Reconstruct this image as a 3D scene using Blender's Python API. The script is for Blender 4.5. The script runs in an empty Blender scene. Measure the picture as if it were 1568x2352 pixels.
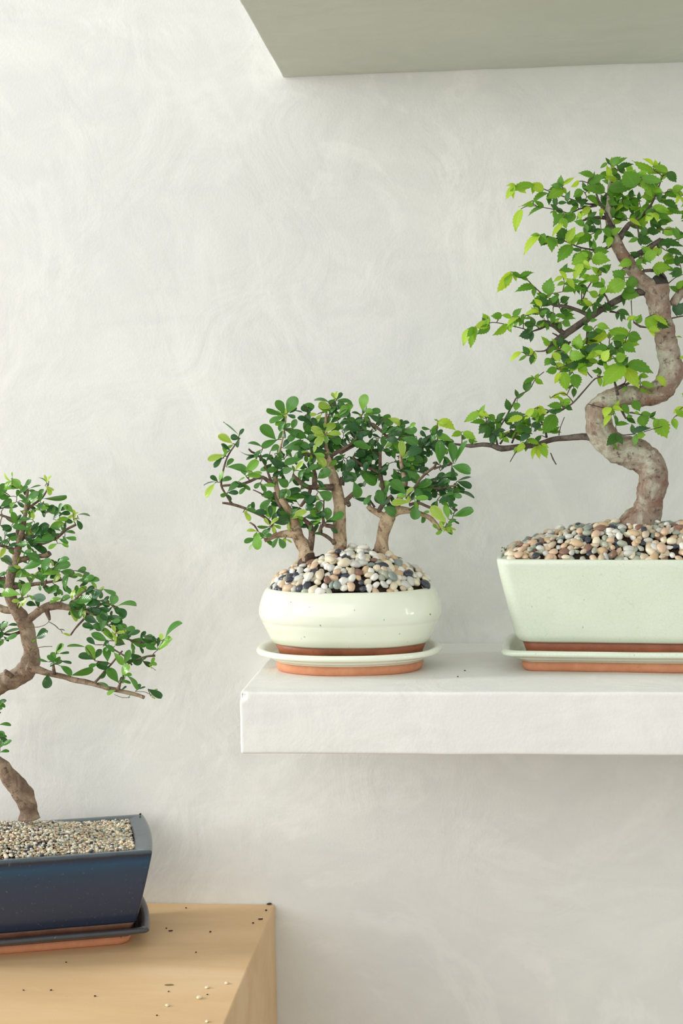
import bpy, math, random
from mathutils import Vector, Matrix, noise
from mathutils.kdtree import KDTree
random.seed(7)
R = random.random
U = random.uniform
C = bpy.context.scene.collection
SC = bpy.context.scene

# ------------------------------------------------------------------ camera
YAW, PITCH, ROLL, FPX = .0935, .0607, -.0163, 3404.5
CAM = Vector((0, -1.8, 1.45))
def cam_axes():
    cy, sy, cp, sp = math.cos(YAW), math.sin(YAW), math.cos(PITCH), math.sin(PITCH)
    f = Vector((-sy*cp, cy*cp, -sp)); r = Vector((cy, sy, 0)); u = r.cross(f)
    cr, sr = math.cos(ROLL), math.sin(ROLL)
    return cr*r+sr*u, -sr*r+cr*u, f
CR, CU, CF = cam_axes()
cd = bpy.data.cameras.new('camera'); co = bpy.data.objects.new('camera', cd); C.objects.link(co)
cd.sensor_fit = 'HORIZONTAL'; cd.sensor_width = 36; cd.lens = FPX*36/1568
cd.clip_start = .05
co.matrix_world = Matrix(((CR.x, CU.x, -CF.x, CAM.x), (CR.y, CU.y, -CF.y, CAM.y), (CR.z, CU.z, -CF.z, CAM.z), (0, 0, 0, 1)))
SC.camera = co
# ------------------------------------------------------------------ world, lights, exposure
w = bpy.data.worlds.new('world'); SC.world = w; w.use_nodes = True
bg = w.node_tree.nodes['Background']; bg.inputs[0].default_value = (.97, 1.0, .968, 1); bg.inputs[1].default_value = .68
SC.view_settings.view_transform = 'Standard'; SC.view_settings.look = 'None'
SC.view_settings.gamma = 1; SC.view_settings.use_curve_mapping = False; SC.view_settings.exposure = .04
def area(name, loc, target, sx, sy, power, col):
    l = bpy.data.lights.new(name, 'AREA'); l.shape = 'RECTANGLE'; l.size = sx; l.size_y = sy; l.energy = power; l.color = col
    o = bpy.data.objects.new(name, l); C.objects.link(o); o.location = loc
    o.rotation_euler = (Vector(target)-Vector(loc)).to_track_quat('-Z', 'Y').to_euler()
    return o
area('window_light', (-3.8, -.74, 2.15), (-.2, -.15, 1.2), .5, 1.5, 108, (1, .99, .96))
area('front_fill_light', (-1.9, -3.6, 2.5), (-.1, 0, 1.35), 3.4, 2.6, 54, (1, .99, .97))  # broad soft fill added from the front, not a window of the room
area('small_window_light', (2.3, -1.35, 1.45), (0, -.2, 1.3), .16, .22, 3, (1, .97, .9))
area('narrow_window_light', (2.2, -1.75, 1.75), (0, -.2, 1.3), .10, .9, 2.4, (1, .97, .9))

ZS, ZC, ZU = 1.1783, .8508, 1.8653      # lower shelf top, cabinet top, upper shelf underside
def ray(x, y): return CF + (x-784)/FPX*CR - (y-1176)/FPX*CU
def ony(x, y, Y): d = ray(x, y); return CAM + d*((Y-CAM.y)/d.y)
def onz(x, y, Z): d = ray(x, y); return CAM + d*((Z-CAM.z)/d.z)
def pxs(p): return (Vector(p)-CAM).dot(CF)/FPX       # metres per photo pixel there

# ------------------------------------------------------------------ materials
def mat(name):
    m = bpy.data.materials.new(name); m.use_nodes = True
    return m, m.node_tree.nodes, m.node_tree.links, m.node_tree.nodes['Principled BSDF']
def noise_tex(n, l, scale, detail=4, rough=.55, vec=None, dist=0):
    t = n.new('ShaderNodeTexNoise'); t.inputs['Scale'].default_value = scale; t.inputs['Detail'].default_value = detail
    t.inputs['Roughness'].default_value = rough; t.inputs['Distortion'].default_value = dist
    if vec: l.new(vec, t.inputs['Vector'])
    return t.outputs['Fac']
def ramp(n, l, fac, stops):
    r = n.new('ShaderNodeValToRGB'); e = r.color_ramp.elements
    while len(e) < len(stops): e.new(.5)
    for i, (p, c) in enumerate(stops): e[i].position = p; e[i].color = (*c, 1) if len(c) == 3 else c
    l.new(fac, r.inputs[0]); return r.outputs['Color']
def mix(n, l, fac, a, b, mode='MIX'):
    m = n.new('ShaderNodeMix'); m.data_type = 'RGBA'; m.blend_type = mode
    for s, v in ((m.inputs[0], fac), (m.inputs[6], a), (m.inputs[7], b)):
        if isinstance(v, (int, float)): s.default_value = v
        elif isinstance(v, tuple): s.default_value = (*v, 1)
        else: l.new(v, s)
    return m.outputs[2]
def bump(n, l, b, h, strength, dist=.001, chain=None):
    bn = n.new('ShaderNodeBump'); bn.inputs['Strength'].default_value = strength; bn.inputs['Distance'].default_value = dist
    l.new(h, bn.inputs['Height'])
    if chain: l.new(chain, bn.inputs['Normal'])
    l.new(bn.outputs[0], b.inputs['Normal']); return bn.outputs[0]
def objco(n): return n.new('ShaderNodeTexCoord').outputs['Object']
def mapping(n, l, v, sc):
    m = n.new('ShaderNodeMapping'); l.new(v, m.inputs['Vector']); m.inputs['Scale'].default_value = sc; return m.outputs[0]

def plaster(name, lo, hi, sc=2.2, smear=.0):
    m, n, l, b = mat(name); v = objco(n)
    a = noise_tex(n, l, sc, 5, .5, v, 1.2); a2 = noise_tex(n, l, sc*4.5, 6, .6, mapping(n, l, v, (.7, 1, 1.5)), 2)
    c = ramp(n, l, a, [(.3, lo), (.7, hi)])
    c2 = ramp(n, l, a2, [(.35, (.94, .94, .95)), (.62, (1, 1, 1)), (.75, (1.0, 1.0, .98))])
    col = mix(n, l, .8, c, c2, 'MULTIPLY')
    if smear:
        a3 = noise_tex(n, l, 3.1, 7, .62, mapping(n, l, v, (1, 1, .8)), 3.5)
        col = mix(n, l, ramp(n, l, a3, [(.52, (0, 0, 0)), (.60, (smear,)*3), (.66, (0, 0, 0))]), col, (.90, .90, .87))
        col = mix(n, l, ramp(n, l, noise_tex(n, l, 1.7, 3, .5, v, .5), [(.42, (smear*.8,)*3), (.56, (0, 0, 0))]), col, (.66, .655, .65))
    l.new(col, b.inputs['Base Color']); b.inputs['Roughness'].default_value = .62
    b.inputs['Specular IOR Level'].default_value = .25
    ch = bump(n, l, b, noise_tex(n, l, 9, 5, .5, v, 1.5), .5, .0035)
    bump(n, l, b, noise_tex(n, l, 320, 3, .6, v), .35, .0006, ch)
    return m
M_WALL = plaster('wall_plaster', (.75, .755, .725), (.81, .81, .775), 2.2, .38)
M_SHELF = plaster('shelf_plaster', (.80, .79, .755), (.86, .85, .815), 4, .25)
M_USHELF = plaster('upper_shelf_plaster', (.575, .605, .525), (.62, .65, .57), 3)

def m_floor():
    m, n, l, b = mat('floor_concrete'); v = objco(n)
    l.new(ramp(n, l, noise_tex(n, l, 3, 5, .6, v), [(.3, (.42, .36, .30)), (.7, (.52, .46, .39))]), b.inputs['Base Color'])
    b.inputs['Roughness'].default_value = .6; return m
def m_cabinet():
    m, n, l, b = mat('tan_plywood'); v = objco(n)
    g = noise_tex(n, l, 5, 6, .6, mapping(n, l, v, (.6, 3, 3)), .6)
    c = ramp(n, l, g, [(.3, (.65, .44, .225)), (.55, (.73, .50, .27)), (.75, (.77, .56, .33))])
    s = noise_tex(n, l, 34, 4, .6, v, .8)
    c = mix(n, l, ramp(n, l, s, [(.62, (0, 0, 0)), (.78, (.28, .28, .28))]), c, (.78, .64, .47))
    d = noise_tex(n, l, 420, 2, .5, v)
    c = mix(n, l, ramp(n, l, d, [(.70, (0, 0, 0)), (.78, (.45, .45, .45))]), c, (.30, .18, .09))
    l.new(c, b.inputs['Base Color']); b.inputs['Roughness'].default_value = .55
    bump(n, l, b, s, .15, .001); return m
def m_terracotta(name, c1, c2, rough=.8):
    m, n, l, b = mat(name); v = objco(n)
    c = ramp(n, l, noise_tex(n, l, 60, 5, .65, v), [(.3, c1), (.7, c2)])
    c = mix(n, l, ramp(n, l, noise_tex(n, l, 260, 3, .5, v), [(.68, (0, 0, 0)), (.76, (.6, .6, .6))]), c, (.12, .05, .025))
    l.new(c, b.inputs['Base Color']); b.inputs['Roughness'].default_value = rough
    bump(n, l, b, noise_tex(n, l, 300, 3, .6, v), .4, .0006); return m
def m_glaze(name, c1, c2, speck, crackle=0, rough=.16):
    m, n, l, b = mat(name); v = objco(n)
    c = ramp(n, l, noise_tex(n, l, 18, 4, .5, v, .6), [(.3, c1), (.7, c2)])
    c = mix(n, l, ramp(n, l, noise_tex(n, l, 150, 2, .5, v), [(.735, (0, 0, 0)), (.78, (.75, .75, .75))]), c, speck)
    c = mix(n, l, ramp(n, l, noise_tex(n, l, 22, 3, .6, mapping(n, l, v, (1, 1, 2.4))), [(.70, (0, 0, 0)), (.80, (.5, .5, .5))]), c, (.55, .40, .24))
    if crackle:
        vo = n.new('ShaderNodeTexVoronoi'); vo.feature = 'DISTANCE_TO_EDGE'; vo.inputs['Scale'].default_value = 210
        wv = mix(n, l, .02, v, noise_tex(n, l, 40, 2, .5, v), 'ADD'); l.new(wv, vo.inputs['Vector'])
        k = ramp(n, l, vo.outputs['Distance'], [(0, (crackle,)*3), (.035, (0, 0, 0))])
        c = mix(n, l, k, c, (.45, .50, .40))
    l.new(c, b.inputs['Base Color']); b.inputs['Roughness'].default_value = rough
    b.inputs['Coat Weight'].default_value = .3; b.inputs['Coat Roughness'].default_value = .06
    bump(n, l, b, noise_tex(n, l, 26, 2, .5, v), .25, .0015); return m
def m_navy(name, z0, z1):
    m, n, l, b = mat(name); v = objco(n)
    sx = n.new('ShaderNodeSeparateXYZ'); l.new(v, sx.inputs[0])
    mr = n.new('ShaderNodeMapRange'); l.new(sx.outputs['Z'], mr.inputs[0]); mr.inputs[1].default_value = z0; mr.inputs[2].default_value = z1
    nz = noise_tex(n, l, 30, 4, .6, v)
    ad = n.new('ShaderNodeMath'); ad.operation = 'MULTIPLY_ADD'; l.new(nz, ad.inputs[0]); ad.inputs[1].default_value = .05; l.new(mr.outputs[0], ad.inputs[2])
    c = ramp(n, l, ad.outputs[0], [(0, (.032, .042, .075)), (.45, (.027, .042, .085)), (.68, (.018, .046, .095)), (.81, (.010, .062, .135)), (.865, (.008, .035, .085)), (.90, (.018, .02, .03)), (.93, (.06, .085, .105))])  # last stop paints the lip paler, standing in for its sky reflection
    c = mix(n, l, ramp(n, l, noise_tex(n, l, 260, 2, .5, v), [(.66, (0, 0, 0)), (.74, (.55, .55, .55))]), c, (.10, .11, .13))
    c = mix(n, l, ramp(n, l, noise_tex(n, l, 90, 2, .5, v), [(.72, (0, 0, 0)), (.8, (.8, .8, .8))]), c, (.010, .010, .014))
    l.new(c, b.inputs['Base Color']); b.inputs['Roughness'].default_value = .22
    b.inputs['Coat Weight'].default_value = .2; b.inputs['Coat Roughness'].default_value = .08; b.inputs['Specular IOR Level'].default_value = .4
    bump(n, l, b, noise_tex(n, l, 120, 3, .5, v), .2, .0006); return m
def m_plain(name, c, rough=.6, var=.25, sc=200, spec=.5):
    m, n, l, b = mat(name); v = objco(n)
    l.new(ramp(n, l, noise_tex(n, l, sc, 3, .6, v), [(.3, tuple(x*(1-var) for x in c)), (.7, tuple(min(1, x*(1+var)) for x in c))]), b.inputs['Base Color'])
    b.inputs['Roughness'].default_value = rough; b.inputs['Specular IOR Level'].default_value = spec; return m
def m_bark(name, a, bb, c, dark, sc=60):
    m, n, l, b = mat(name); v = objco(n)
    x = ramp(n, l, noise_tex(n, l, sc*.45, 5, .65, v, .8), [(.38, a), (.5, bb), (.6, c)])
    k = noise_tex(n, l, sc*2.6, 4, .6, v, .4)
    x = mix(n, l, ramp(n, l, k, [(.55, (0, 0, 0)), (.68, (.85, .85, .85))]), x, dark)
    x = mix(n, l, ramp(n, l, noise_tex(n, l, sc*4, 2, .5, v), [(.62, (0, 0, 0)), (.8, (.35, .35, .35))]), x, tuple(min(1, q*1.7) for q in c))
    l.new(x, b.inputs['Base Color']); b.inputs['Roughness'].default_value = .75
    ch = bump(n, l, b, noise_tex(n, l, sc*1.3, 5, .65, v, .5), .8, .002)
    bump(n, l, b, k, .5, .0008, ch); return m
def m_leaf(name, c, rough, trans=.42, edge=None, spec=.4):
    m, n, l, b = mat(name); uv = n.new('ShaderNodeTexCoord').outputs['UV']
    sp = n.new('ShaderNodeSeparateXYZ'); l.new(uv, sp.inputs[0])
    def mth(op, a, b_):
        q = n.new('ShaderNodeMath'); q.operation = op
        for s, vv in ((q.inputs[0], a), (q.inputs[1], b_)):
            if isinstance(vv, (int, float)): s.default_value = vv
            else: l.new(vv, s)
        return q.outputs[0]
    av = mth('ABSOLUTE', sp.outputs['Y'], 0)
    vein = mth('PINGPONG', mth('SUBTRACT', mth('MULTIPLY', sp.outputs['X'], 8), mth('MULTIPLY', av, 2.2)), .5)
    oi = n.new('ShaderNodeObjectInfo').outputs['Random']
    big = noise_tex(n, l, 60, 3, .5, objco(n))
    c0 = ramp(n, l, big, [(.3, tuple(x*.78 for x in c)), (.7, tuple(min(1, x*1.2) for x in c))])
    c1 = mix(n, l, ramp(n, l, oi, [(0, (0, 0, 0)), (1, (.35, .35, .35))]), c0, tuple(min(1, x*y) for x, y in zip(c, (1.55, 1.3, 1.1))))
    light = tuple(min(1, x*1.35+.02) for x in c)
    c2 = mix(n, l, ramp(n, l, av, [(.0, (.6, .6, .6)), (.09, (0, 0, 0))]), c1, light)
    c3 = mix(n, l, ramp(n, l, vein, [(.0, (.3, .3, .3)), (.12, (0, 0, 0))]), c2, light)
    if edge: c3 = mix(n, l, ramp(n, l, av, [(.68, (0, 0, 0)), (.85, (.85, .85, .85))]), c3, edge)
    l.new(c3, b.inputs['Base Color']); b.inputs['Roughness'].default_value = rough; b.inputs['Specular IOR Level'].default_value = spec
    bump(n, l, b, vein, .25, .0006)
    tr = n.new('ShaderNodeBsdfTranslucent')
    l.new(mix(n, l, 1.0, c3, (1.5, 1.35, .5), 'MULTIPLY'), tr.inputs['Color'])
    ms = n.new('ShaderNodeMixShader'); ms.inputs[0].default_value = trans
    l.new(b.outputs[0], ms.inputs[1]); l.new(tr.outputs[0], ms.inputs[2]); l.new(ms.outputs[0], n['Material Output'].inputs['Surface'])
    return m
M_FLOOR = m_floor(); M_CAB = m_cabinet()
M_TERRA = m_terracotta('pale_terracotta', (.60, .24, .125), (.72, .33, .18))
M_TERRAD = m_terracotta('wet_terracotta', (.28, .085, .04), (.40, .13, .06), .5)
M_TERRAN = m_terracotta('brown_terracotta', (.12, .05, .03), (.22, .10, .06), .45)
M_CEL = m_glaze('celadon_glaze', (.79, .83, .67), (.84, .87, .735), (.12, .13, .08))
M_CELC = m_glaze('crackled_celadon_glaze', (.665, .73, .59), (.715, .77, .635), (.10, .10, .07), .36)
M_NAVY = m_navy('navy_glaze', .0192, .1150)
M_NAVYS = m_glaze('dark_saucer_glaze', (.035, .034, .042), (.05, .05, .06), (.16, .14, .12), 0, .25)
M_SOIL = m_plain('dark_soil', (.035, .022, .016), .9, .5, 260, .2)
M_TWIG = m_plain('twig_bark', (.13, .10, .06), .7, .4)
M_GTWIG = m_plain('green_twig', (.20, .27, .07), .6, .3)
M_WIRE = m_plain('dark_wire', (.03, .02, .02), .4, .2)
M_CHIP = m_plain('pale_chip', (.80, .70, .50), .7, .15)
M_CRUMB = m_plain('dark_crumb', (.06, .03, .025), .9, .3)
M_DEADW = m_plain('cut_wood', (.05, .045, .035), .85, .5, 90)
M_SLIVER = m_plain('olive_sliver', (.22, .17, .06), .8, .3)
BARK_E = m_bark('elm_bark', (.22, .125, .085), (.30, .235, .175), (.44, .43, .33), (.075, .04, .028))
BARK_EB = m_bark('elm_branch_bark', (.055, .036, .03), (.085, .062, .05), (.15, .12, .095), (.03, .02, .016), 90)
BARK_M = m_bark('carmona_bark', (.24, .14, .085), (.42, .30, .19), (.56, .43, .28), (.08, .045, .03), 80)
BARK_MB = m_bark('carmona_branch_bark', (.085, .05, .034), (.135, .088, .06), (.22, .155, .10), (.035, .022, .018), 110)
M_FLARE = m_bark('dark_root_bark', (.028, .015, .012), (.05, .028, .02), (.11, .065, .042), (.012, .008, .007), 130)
BARK_L = m_bark('old_carmona_bark', (.15, .095, .06), (.24, .165, .11), (.34, .26, .18), (.06, .035, .025), 80)

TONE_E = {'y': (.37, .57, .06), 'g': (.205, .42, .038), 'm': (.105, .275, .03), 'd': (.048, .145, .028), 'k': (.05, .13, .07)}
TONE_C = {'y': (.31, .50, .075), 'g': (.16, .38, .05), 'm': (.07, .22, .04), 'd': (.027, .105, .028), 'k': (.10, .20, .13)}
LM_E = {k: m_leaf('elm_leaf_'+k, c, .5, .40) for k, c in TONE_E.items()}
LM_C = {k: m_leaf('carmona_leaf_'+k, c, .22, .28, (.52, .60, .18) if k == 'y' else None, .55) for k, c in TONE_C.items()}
PEB_C = {'white': (.80, .78, .70), 'cream': (.74, .66, .48), 'tan': (.58, .42, .25), 'peach': (.64, .46, .31), 'grey_green': (.38, .40, .31),
         'sand': (.57, .48, .34), 'slate': (.045, .05, .065), 'brown': (.24, .13, .09), 'pale_grey': (.58, .58, .52), 'moss_grey': (.24, .29, .25)}
PEB_M = {k: m_plain(k+'_pebble', c, .32, .14, 90, .5) for k, c in PEB_C.items()}

# ------------------------------------------------------------------ object helpers
def mesh(name, V, F, ms, smooth=True, uvs=None, mi=None):
    me = bpy.data.meshes.new(name); me.from_pydata([tuple(v) for v in V], [], F)
    for m in (ms if isinstance(ms, (list, tuple)) else [ms]): me.materials.append(m)
    if mi: me.polygons.foreach_set('material_index', mi)
    me.polygons.foreach_set('use_smooth', [smooth]*len(F))
    if uvs:
        ul = me.uv_layers.new(name='UVMap')
        ul.data.foreach_set('uv', [c for p in me.loops for c in uvs[p.vertex_index]])
    me.update(); return me
def link(name, me, parent=None, M=None):
    """M: world matrix; vertices of meshes built in world space are shifted to the parent's origin by the caller"""
    o = bpy.data.objects.new(name, me); C.objects.link(o)
    if parent:
        o.parent = parent
    if M is not None:
        o.matrix_basis = (Matrix.Translation(-ORG[parent.name]) @ M) if parent else M
    return o
ORG = {}
def tag(o, label=None, cat=None, group=None, kind=None):
    for k, v in (('label', label), ('category', cat), ('group', group), ('kind', kind)):
        if v: o[k] = v
    return o
def thing(name, loc, label, cat, group=None):
    o = bpy.data.objects.new(name, None); C.objects.link(o); o.location = loc; o.empty_display_size = .05
    ORG[o.name] = Vector(loc); return tag(o, label, cat, group)
def part(name, V, F, ms, parent, **k):
    org = ORG[parent.name]
    o = link(name, mesh(name, [Vector(v)-org for v in V], F, ms, **k), parent)
    ORG[o.name] = org.copy()
    return o
def solo(name, V, F, ms, loc, **k):
    loc = Vector(loc); o = link(name, mesh(name, [Vector(v)-loc for v in V], F, ms, **k)); o.location = loc; ORG[o.name] = loc
    return o

def round_box(x, y, z, r, fine, seed=0, amp=0, dent=None):
    """closed box with rounded edges; coordinate lines are dense within `fine` of each end"""
    def lines(a, b, step):
        L = b-a; s = [0, r*.3, r*.6, r, r*1.6]; t = [q for q in s if q < L/2]
        k = fine
        if fine and L > .02:
            q = r*1.6
            while q+fine < min(.03, L/2): q += fine; t.append(q)
        last = t[-1]; n = max(1, round((L-2*last)/step))
        mid = [last+(L-2*last)*i/n for i in range(1, n)]
        full = t+mid+[L-q for q in reversed(t)]
        return [a+q for q in full]
    X, Y, Z = lines(*x, .03), lines(*y, .03), lines(*z, .012)
    idx = {}; V = []; F = []
    lo = Vector((x[0]+r, y[0]+r, z[0]+r)); hi = Vector((x[1]-r, y[1]-r, z[1]-r))
    def vid(i, j, k):
        key = (i, j, k)
        if key not in idx:
            p = Vector((X[i], Y[j], Z[k])); q = Vector([min(max(p[a], lo[a]), hi[a]) for a in range(3)]); d = p-q
            if d.length > 1e-9: p = q+d.normalized()*r
            if amp:
                p += Vector([noise.noise(p*18+Vector((seed+a*9, 0, 0)))*amp for a in range(3)])
                p += Vector([noise.noise(p*90+Vector((seed+a*9, 5, 0)))*amp*.35 for a in range(3)])
            if dent:
                c, rad, dep = dent; e = (p-c).length
                if e < rad: p += (q-p).normalized()*dep*(1-(e/rad)**2)*(.8+.5*noise.noise(p*700))
            idx[key] = len(V); V.append(p)
        return idx[key]
    nx, ny, nz = len(X)-1, len(Y)-1, len(Z)-1
    for i in range(nx):
        for j in range(ny):
            F.append((vid(i, j, nz), vid(i+1, j, nz), vid(i+1, j+1, nz), vid(i, j+1, nz))); F.append((vid(i, j, 0), vid(i, j+1, 0), vid(i+1, j+1, 0), vid(i+1, j, 0)))
    for i in range(nx):
        for k in range(nz):
            F.append((vid(i, 0, k), vid(i+1, 0, k), vid(i+1, 0, k+1), vid(i, 0, k+1))); F.append((vid(i, ny, k), vid(i, ny, k+1), vid(i+1, ny, k+1), vid(i+1, ny, k)))
    for j in range(ny):
        for k in range(nz):
            F.append((vid(0, j, k), vid(0, j, k+1), vid(0, j+1, k+1), vid(0, j+1, k))); F.append((vid(nx, j, k), vid(nx, j+1, k), vid(nx, j+1, k+1), vid(nx, j, k+1)))
    return V, F

# ------------------------------------------------------------------ the setting
def slab(name, x0, x1, y0, y1, z0, z1, m):
    V, F = round_box((x0, x1), (y0, y1), (z0, z1), .002, 0)
    o = solo(name, V, F, m, (0, 0, 0)); return tag(o, kind='structure')
slab('wall_back', -2.6, 2.6, 0, .12, 0, 2.9, M_WALL)
slab('floor', -2.6, 2.6, -4.2, 0, -.1, 0, M_FLOOR)

V, F = round_box((-.2455, 1.35), (-.326, 0), (ZS-.0637, ZS), .0026, .0018, 3, .0007, (Vector((-.243, -.325, ZS-.004)), .0062, .0032))
sh = solo('wall_shelf', V, F, M_SHELF, (-.2455, 0, ZS-.0637))
tag(sh, 'thick white plaster wall shelf with a chipped corner, holding two potted bonsai', 'shelf')
V, F = round_box((-.231, 1.35), (-.331, 0), (ZU, ZU+.064), .002, .003, 8, .0008)
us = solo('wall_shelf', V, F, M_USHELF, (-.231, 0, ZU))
tag(us, 'grey-green underside of a plaster shelf high on the wall, nothing on it in view', 'shelf')
V, F = round_box((-1.15, -.2600), (-.52, -.001), (.0, ZC), .002, .002, 5, .0004)
cab = thing('cabinet', (-.7, -.26, 0), 'tan plywood cabinet standing against the wall under the navy bonsai pot', 'cabinet')
cabp = part('body', V, F, M_CAB, cab)
V, F = round_box((-1.13, -.70), (-.5365, -.5205), (.08, ZC-.03), .0015, 0); part('door', V, F, M_CAB, cab)
V, F = round_box((-.697, -.28), (-.5365, -.5205), (.08, ZC-.03), .0015, 0); part('door', V, F, M_CAB, cab)

# ------------------------------------------------------------------ pots and saucers
def outline(a, b, kind, p, n=112):
    """closed footprint: 'oval' superellipse exponent p, 'rect' rounded rectangle with corner radius p and bowed sides"""
    out = []
    if kind == 'oval':
        for i in range(n):
            t = 2*math.pi*i/n; c, s = math.cos(t), math.sin(t)
            out.append((a*math.copysign(abs(c)**(2/p), c), b*math.copysign(abs(s)**(2/p), s)))
    else:
        p = min(p, a*.6, b*.6); q = n//4; h = q//2
        for k, (sx, sy) in enumerate(((1, 1), (-1, 1), (-1, -1), (1, -1))):
            cx, cy = sx*(a-p), sy*(b-p)
            for i in range(h+1):
                t = math.pi/2*(k+i/h); out.append((cx+p*math.cos(t), cy+p*math.sin(t)))
            nx, ny = (((-1, 1), (-1, -1), (1, -1), (1, 1))[k])
            ex, ey = nx*(a-p), ny*(b-p)
            t = math.pi/2*(k+1); e = (ex+p*math.cos(t), ey+p*math.sin(t)); s = out[-1]
            m_ = q-h-1
            for i in range(1, m_+1): f = i/(m_+1); out.append((s[0]+(e[0]-s[0])*f, s[1]+(e[1]-s[1])*f))
        bow = .028
        out = [(x*(1+bow*(1-(y/b)**2)), y*(1+bow*.6*(1-(x/a)**2))) for x, y in out]
    return out
def loft(prof, kind, p, T, cap0=True, cap1=False, wob=0, n=112):
    """prof: [(z, a, b)] stacked footprints; T places them"""
    V = []; F = []; N = None
    for r, (z, a, b) in enumerate(prof):
        o = outline(a, b, kind, p, n); N = len(o)
        for i, (x, y) in enumerate(o):
            zz = z(i/N, x, y) if callable(z) else z
            v = Vector((x, y, zz))
            if wob: v += Vector((x, y, 0)).normalized()*noise.noise(Vector((x*14, y*14, zz*20)))*wob + Vector((0, 0, noise.noise(Vector((x*25+7, y*25, zz*10)))*wob*.7))
            V.append(T @ v)
    for r in range(len(prof)-1):
        for i in range(N):
            j = (i+1) % N; F.append((r*N+i, r*N+j, (r+1)*N+j, (r+1)*N+i))
    if cap0: F.append(tuple(reversed(range(N))))
    if cap1: F.append(tuple(range((len(prof)-1)*N, len(prof)*N)))
    return V, F
def TR(x, y, z, deg): return Matrix.Translation((x, y, z)) @ Matrix.Rotation(math.radians(deg), 4, 'Z')

def saucer(label, x, y, z, deg, a, b, kind, p, m, mt, name='saucer'):
    T = TR(x, y, z, deg); o = thing(name, (x, y, z), label, 'saucer')
    i = .021; j = .0245
    V, F = loft([(0, a-i-.004, b-j-.004), (.0012, a-i-.002, b-j-.002), (.006, a-i, b-j), (.0108, a-i-.001, b-j-.001)], kind, max(p-.008, .01) if kind == 'rect' else p, T, True, True, .0004)
    part('unglazed_base', V, F, mt, o)
    V, F = loft([(.0106, a-i-.006, b-j-.006), (.0106, a-i+.001, b-j+.001), (.0120, a-i+.002, b-j+.002), (.0160, a-i+.008, b-j+.010), (.0190, a-.0050, b-.0055),
                 (.0198, a-.0014, b-.0014), (.0212, a, b), (.0235, a-.0002, b-.0002), (.0252, a-.0014, b-.0014), (.0258, a-.0035, b-.0035), (.0250, a-.0075, b-.0075), (.0225, a-.0095, b-.0095),
                 (.0150, a-.014, b-.015), (.0125, a-.018, b-.020), (.0119, a-.03, b-.032)], kind, p, T, True, True, .0005)
    part('glazed_dish', V, F, m, o); return o

def mound_mesh(zf, kind, p, a, b, T, amp=.0012):
    prof = [(.01+.99*(k/14)) for k in range(15)]; V = []; F = []; N = 0
    for f in prof:
        o = outline(a*f, b*f, kind, p if kind == 'oval' else p*f, 64); N = len(o)
        for x, y in o: V.append(T @ Vector((x, y, zf(x, y)-.0036+amp*noise.noise(Vector((x, y, 3))*300))))
    for r in range(14):
        for i in range(N): j = (i+1) % N; F.append((r*N+i, r*N+j, (r+1)*N+j, (r+1)*N+i))
    F.append(tuple(reversed(range(N))))
    return V, F

def ico(sub):
    t = (1+5**.5)/2; V = [Vector(v).normalized() for v in ((-1, t, 0), (1, t, 0), (-1, -t, 0), (1, -t, 0), (0, -1, t), (0, 1, t), (0, -1, -t), (0, 1, -t), (t, 0, -1), (t, 0, 1), (-t, 0, -1), (-t, 0, 1))]
    F = [(0, 11, 5), (0, 5, 1), (0, 1, 7), (0, 7, 10), (0, 10, 11), (1, 5, 9), (5, 11, 4), (11, 10, 2), (10, 7, 6), (7, 1, 8), (3, 9, 4), (3, 4, 2), (3, 2, 6), (3, 6, 8), (3, 8, 9), (4, 9, 5), (2, 4, 11), (6, 2, 10), (8, 6, 7), (9, 8, 1)]
    for _ in range(sub):
        c = {}; G = []
        def mid(a, b):
            k = (min(a, b), max(a, b))
            if k not in c: c[k] = len(V); V.append(((V[a]+V[b])/2).normalized())
            return c[k]
        for a, b, d in F: x, y, z = mid(a, b), mid(b, d), mid(d, a); G += [(a, x, z), (b, y, x), (d, z, y), (x, y, z)]
        F = G
    return V, F
IV1, IF1 = ico(1); IV0, IF0 = ico(0)
PEB = {}
def pebble_mesh(colour, var):
    k = (colour, var)
    if k not in PEB:
        V = []
        for v in IV1:
            d = 1+.30*noise.noise(v*1.1+Vector((var*7.3, 0, 0)))+.10*noise.noise(v*2.6+Vector((0, var*3.1, 0)))
            V.append(v*d)
        PEB[k] = mesh('pebble_'+colour, V, IF1, PEB_M[colour])
    return PEB[k]
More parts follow.
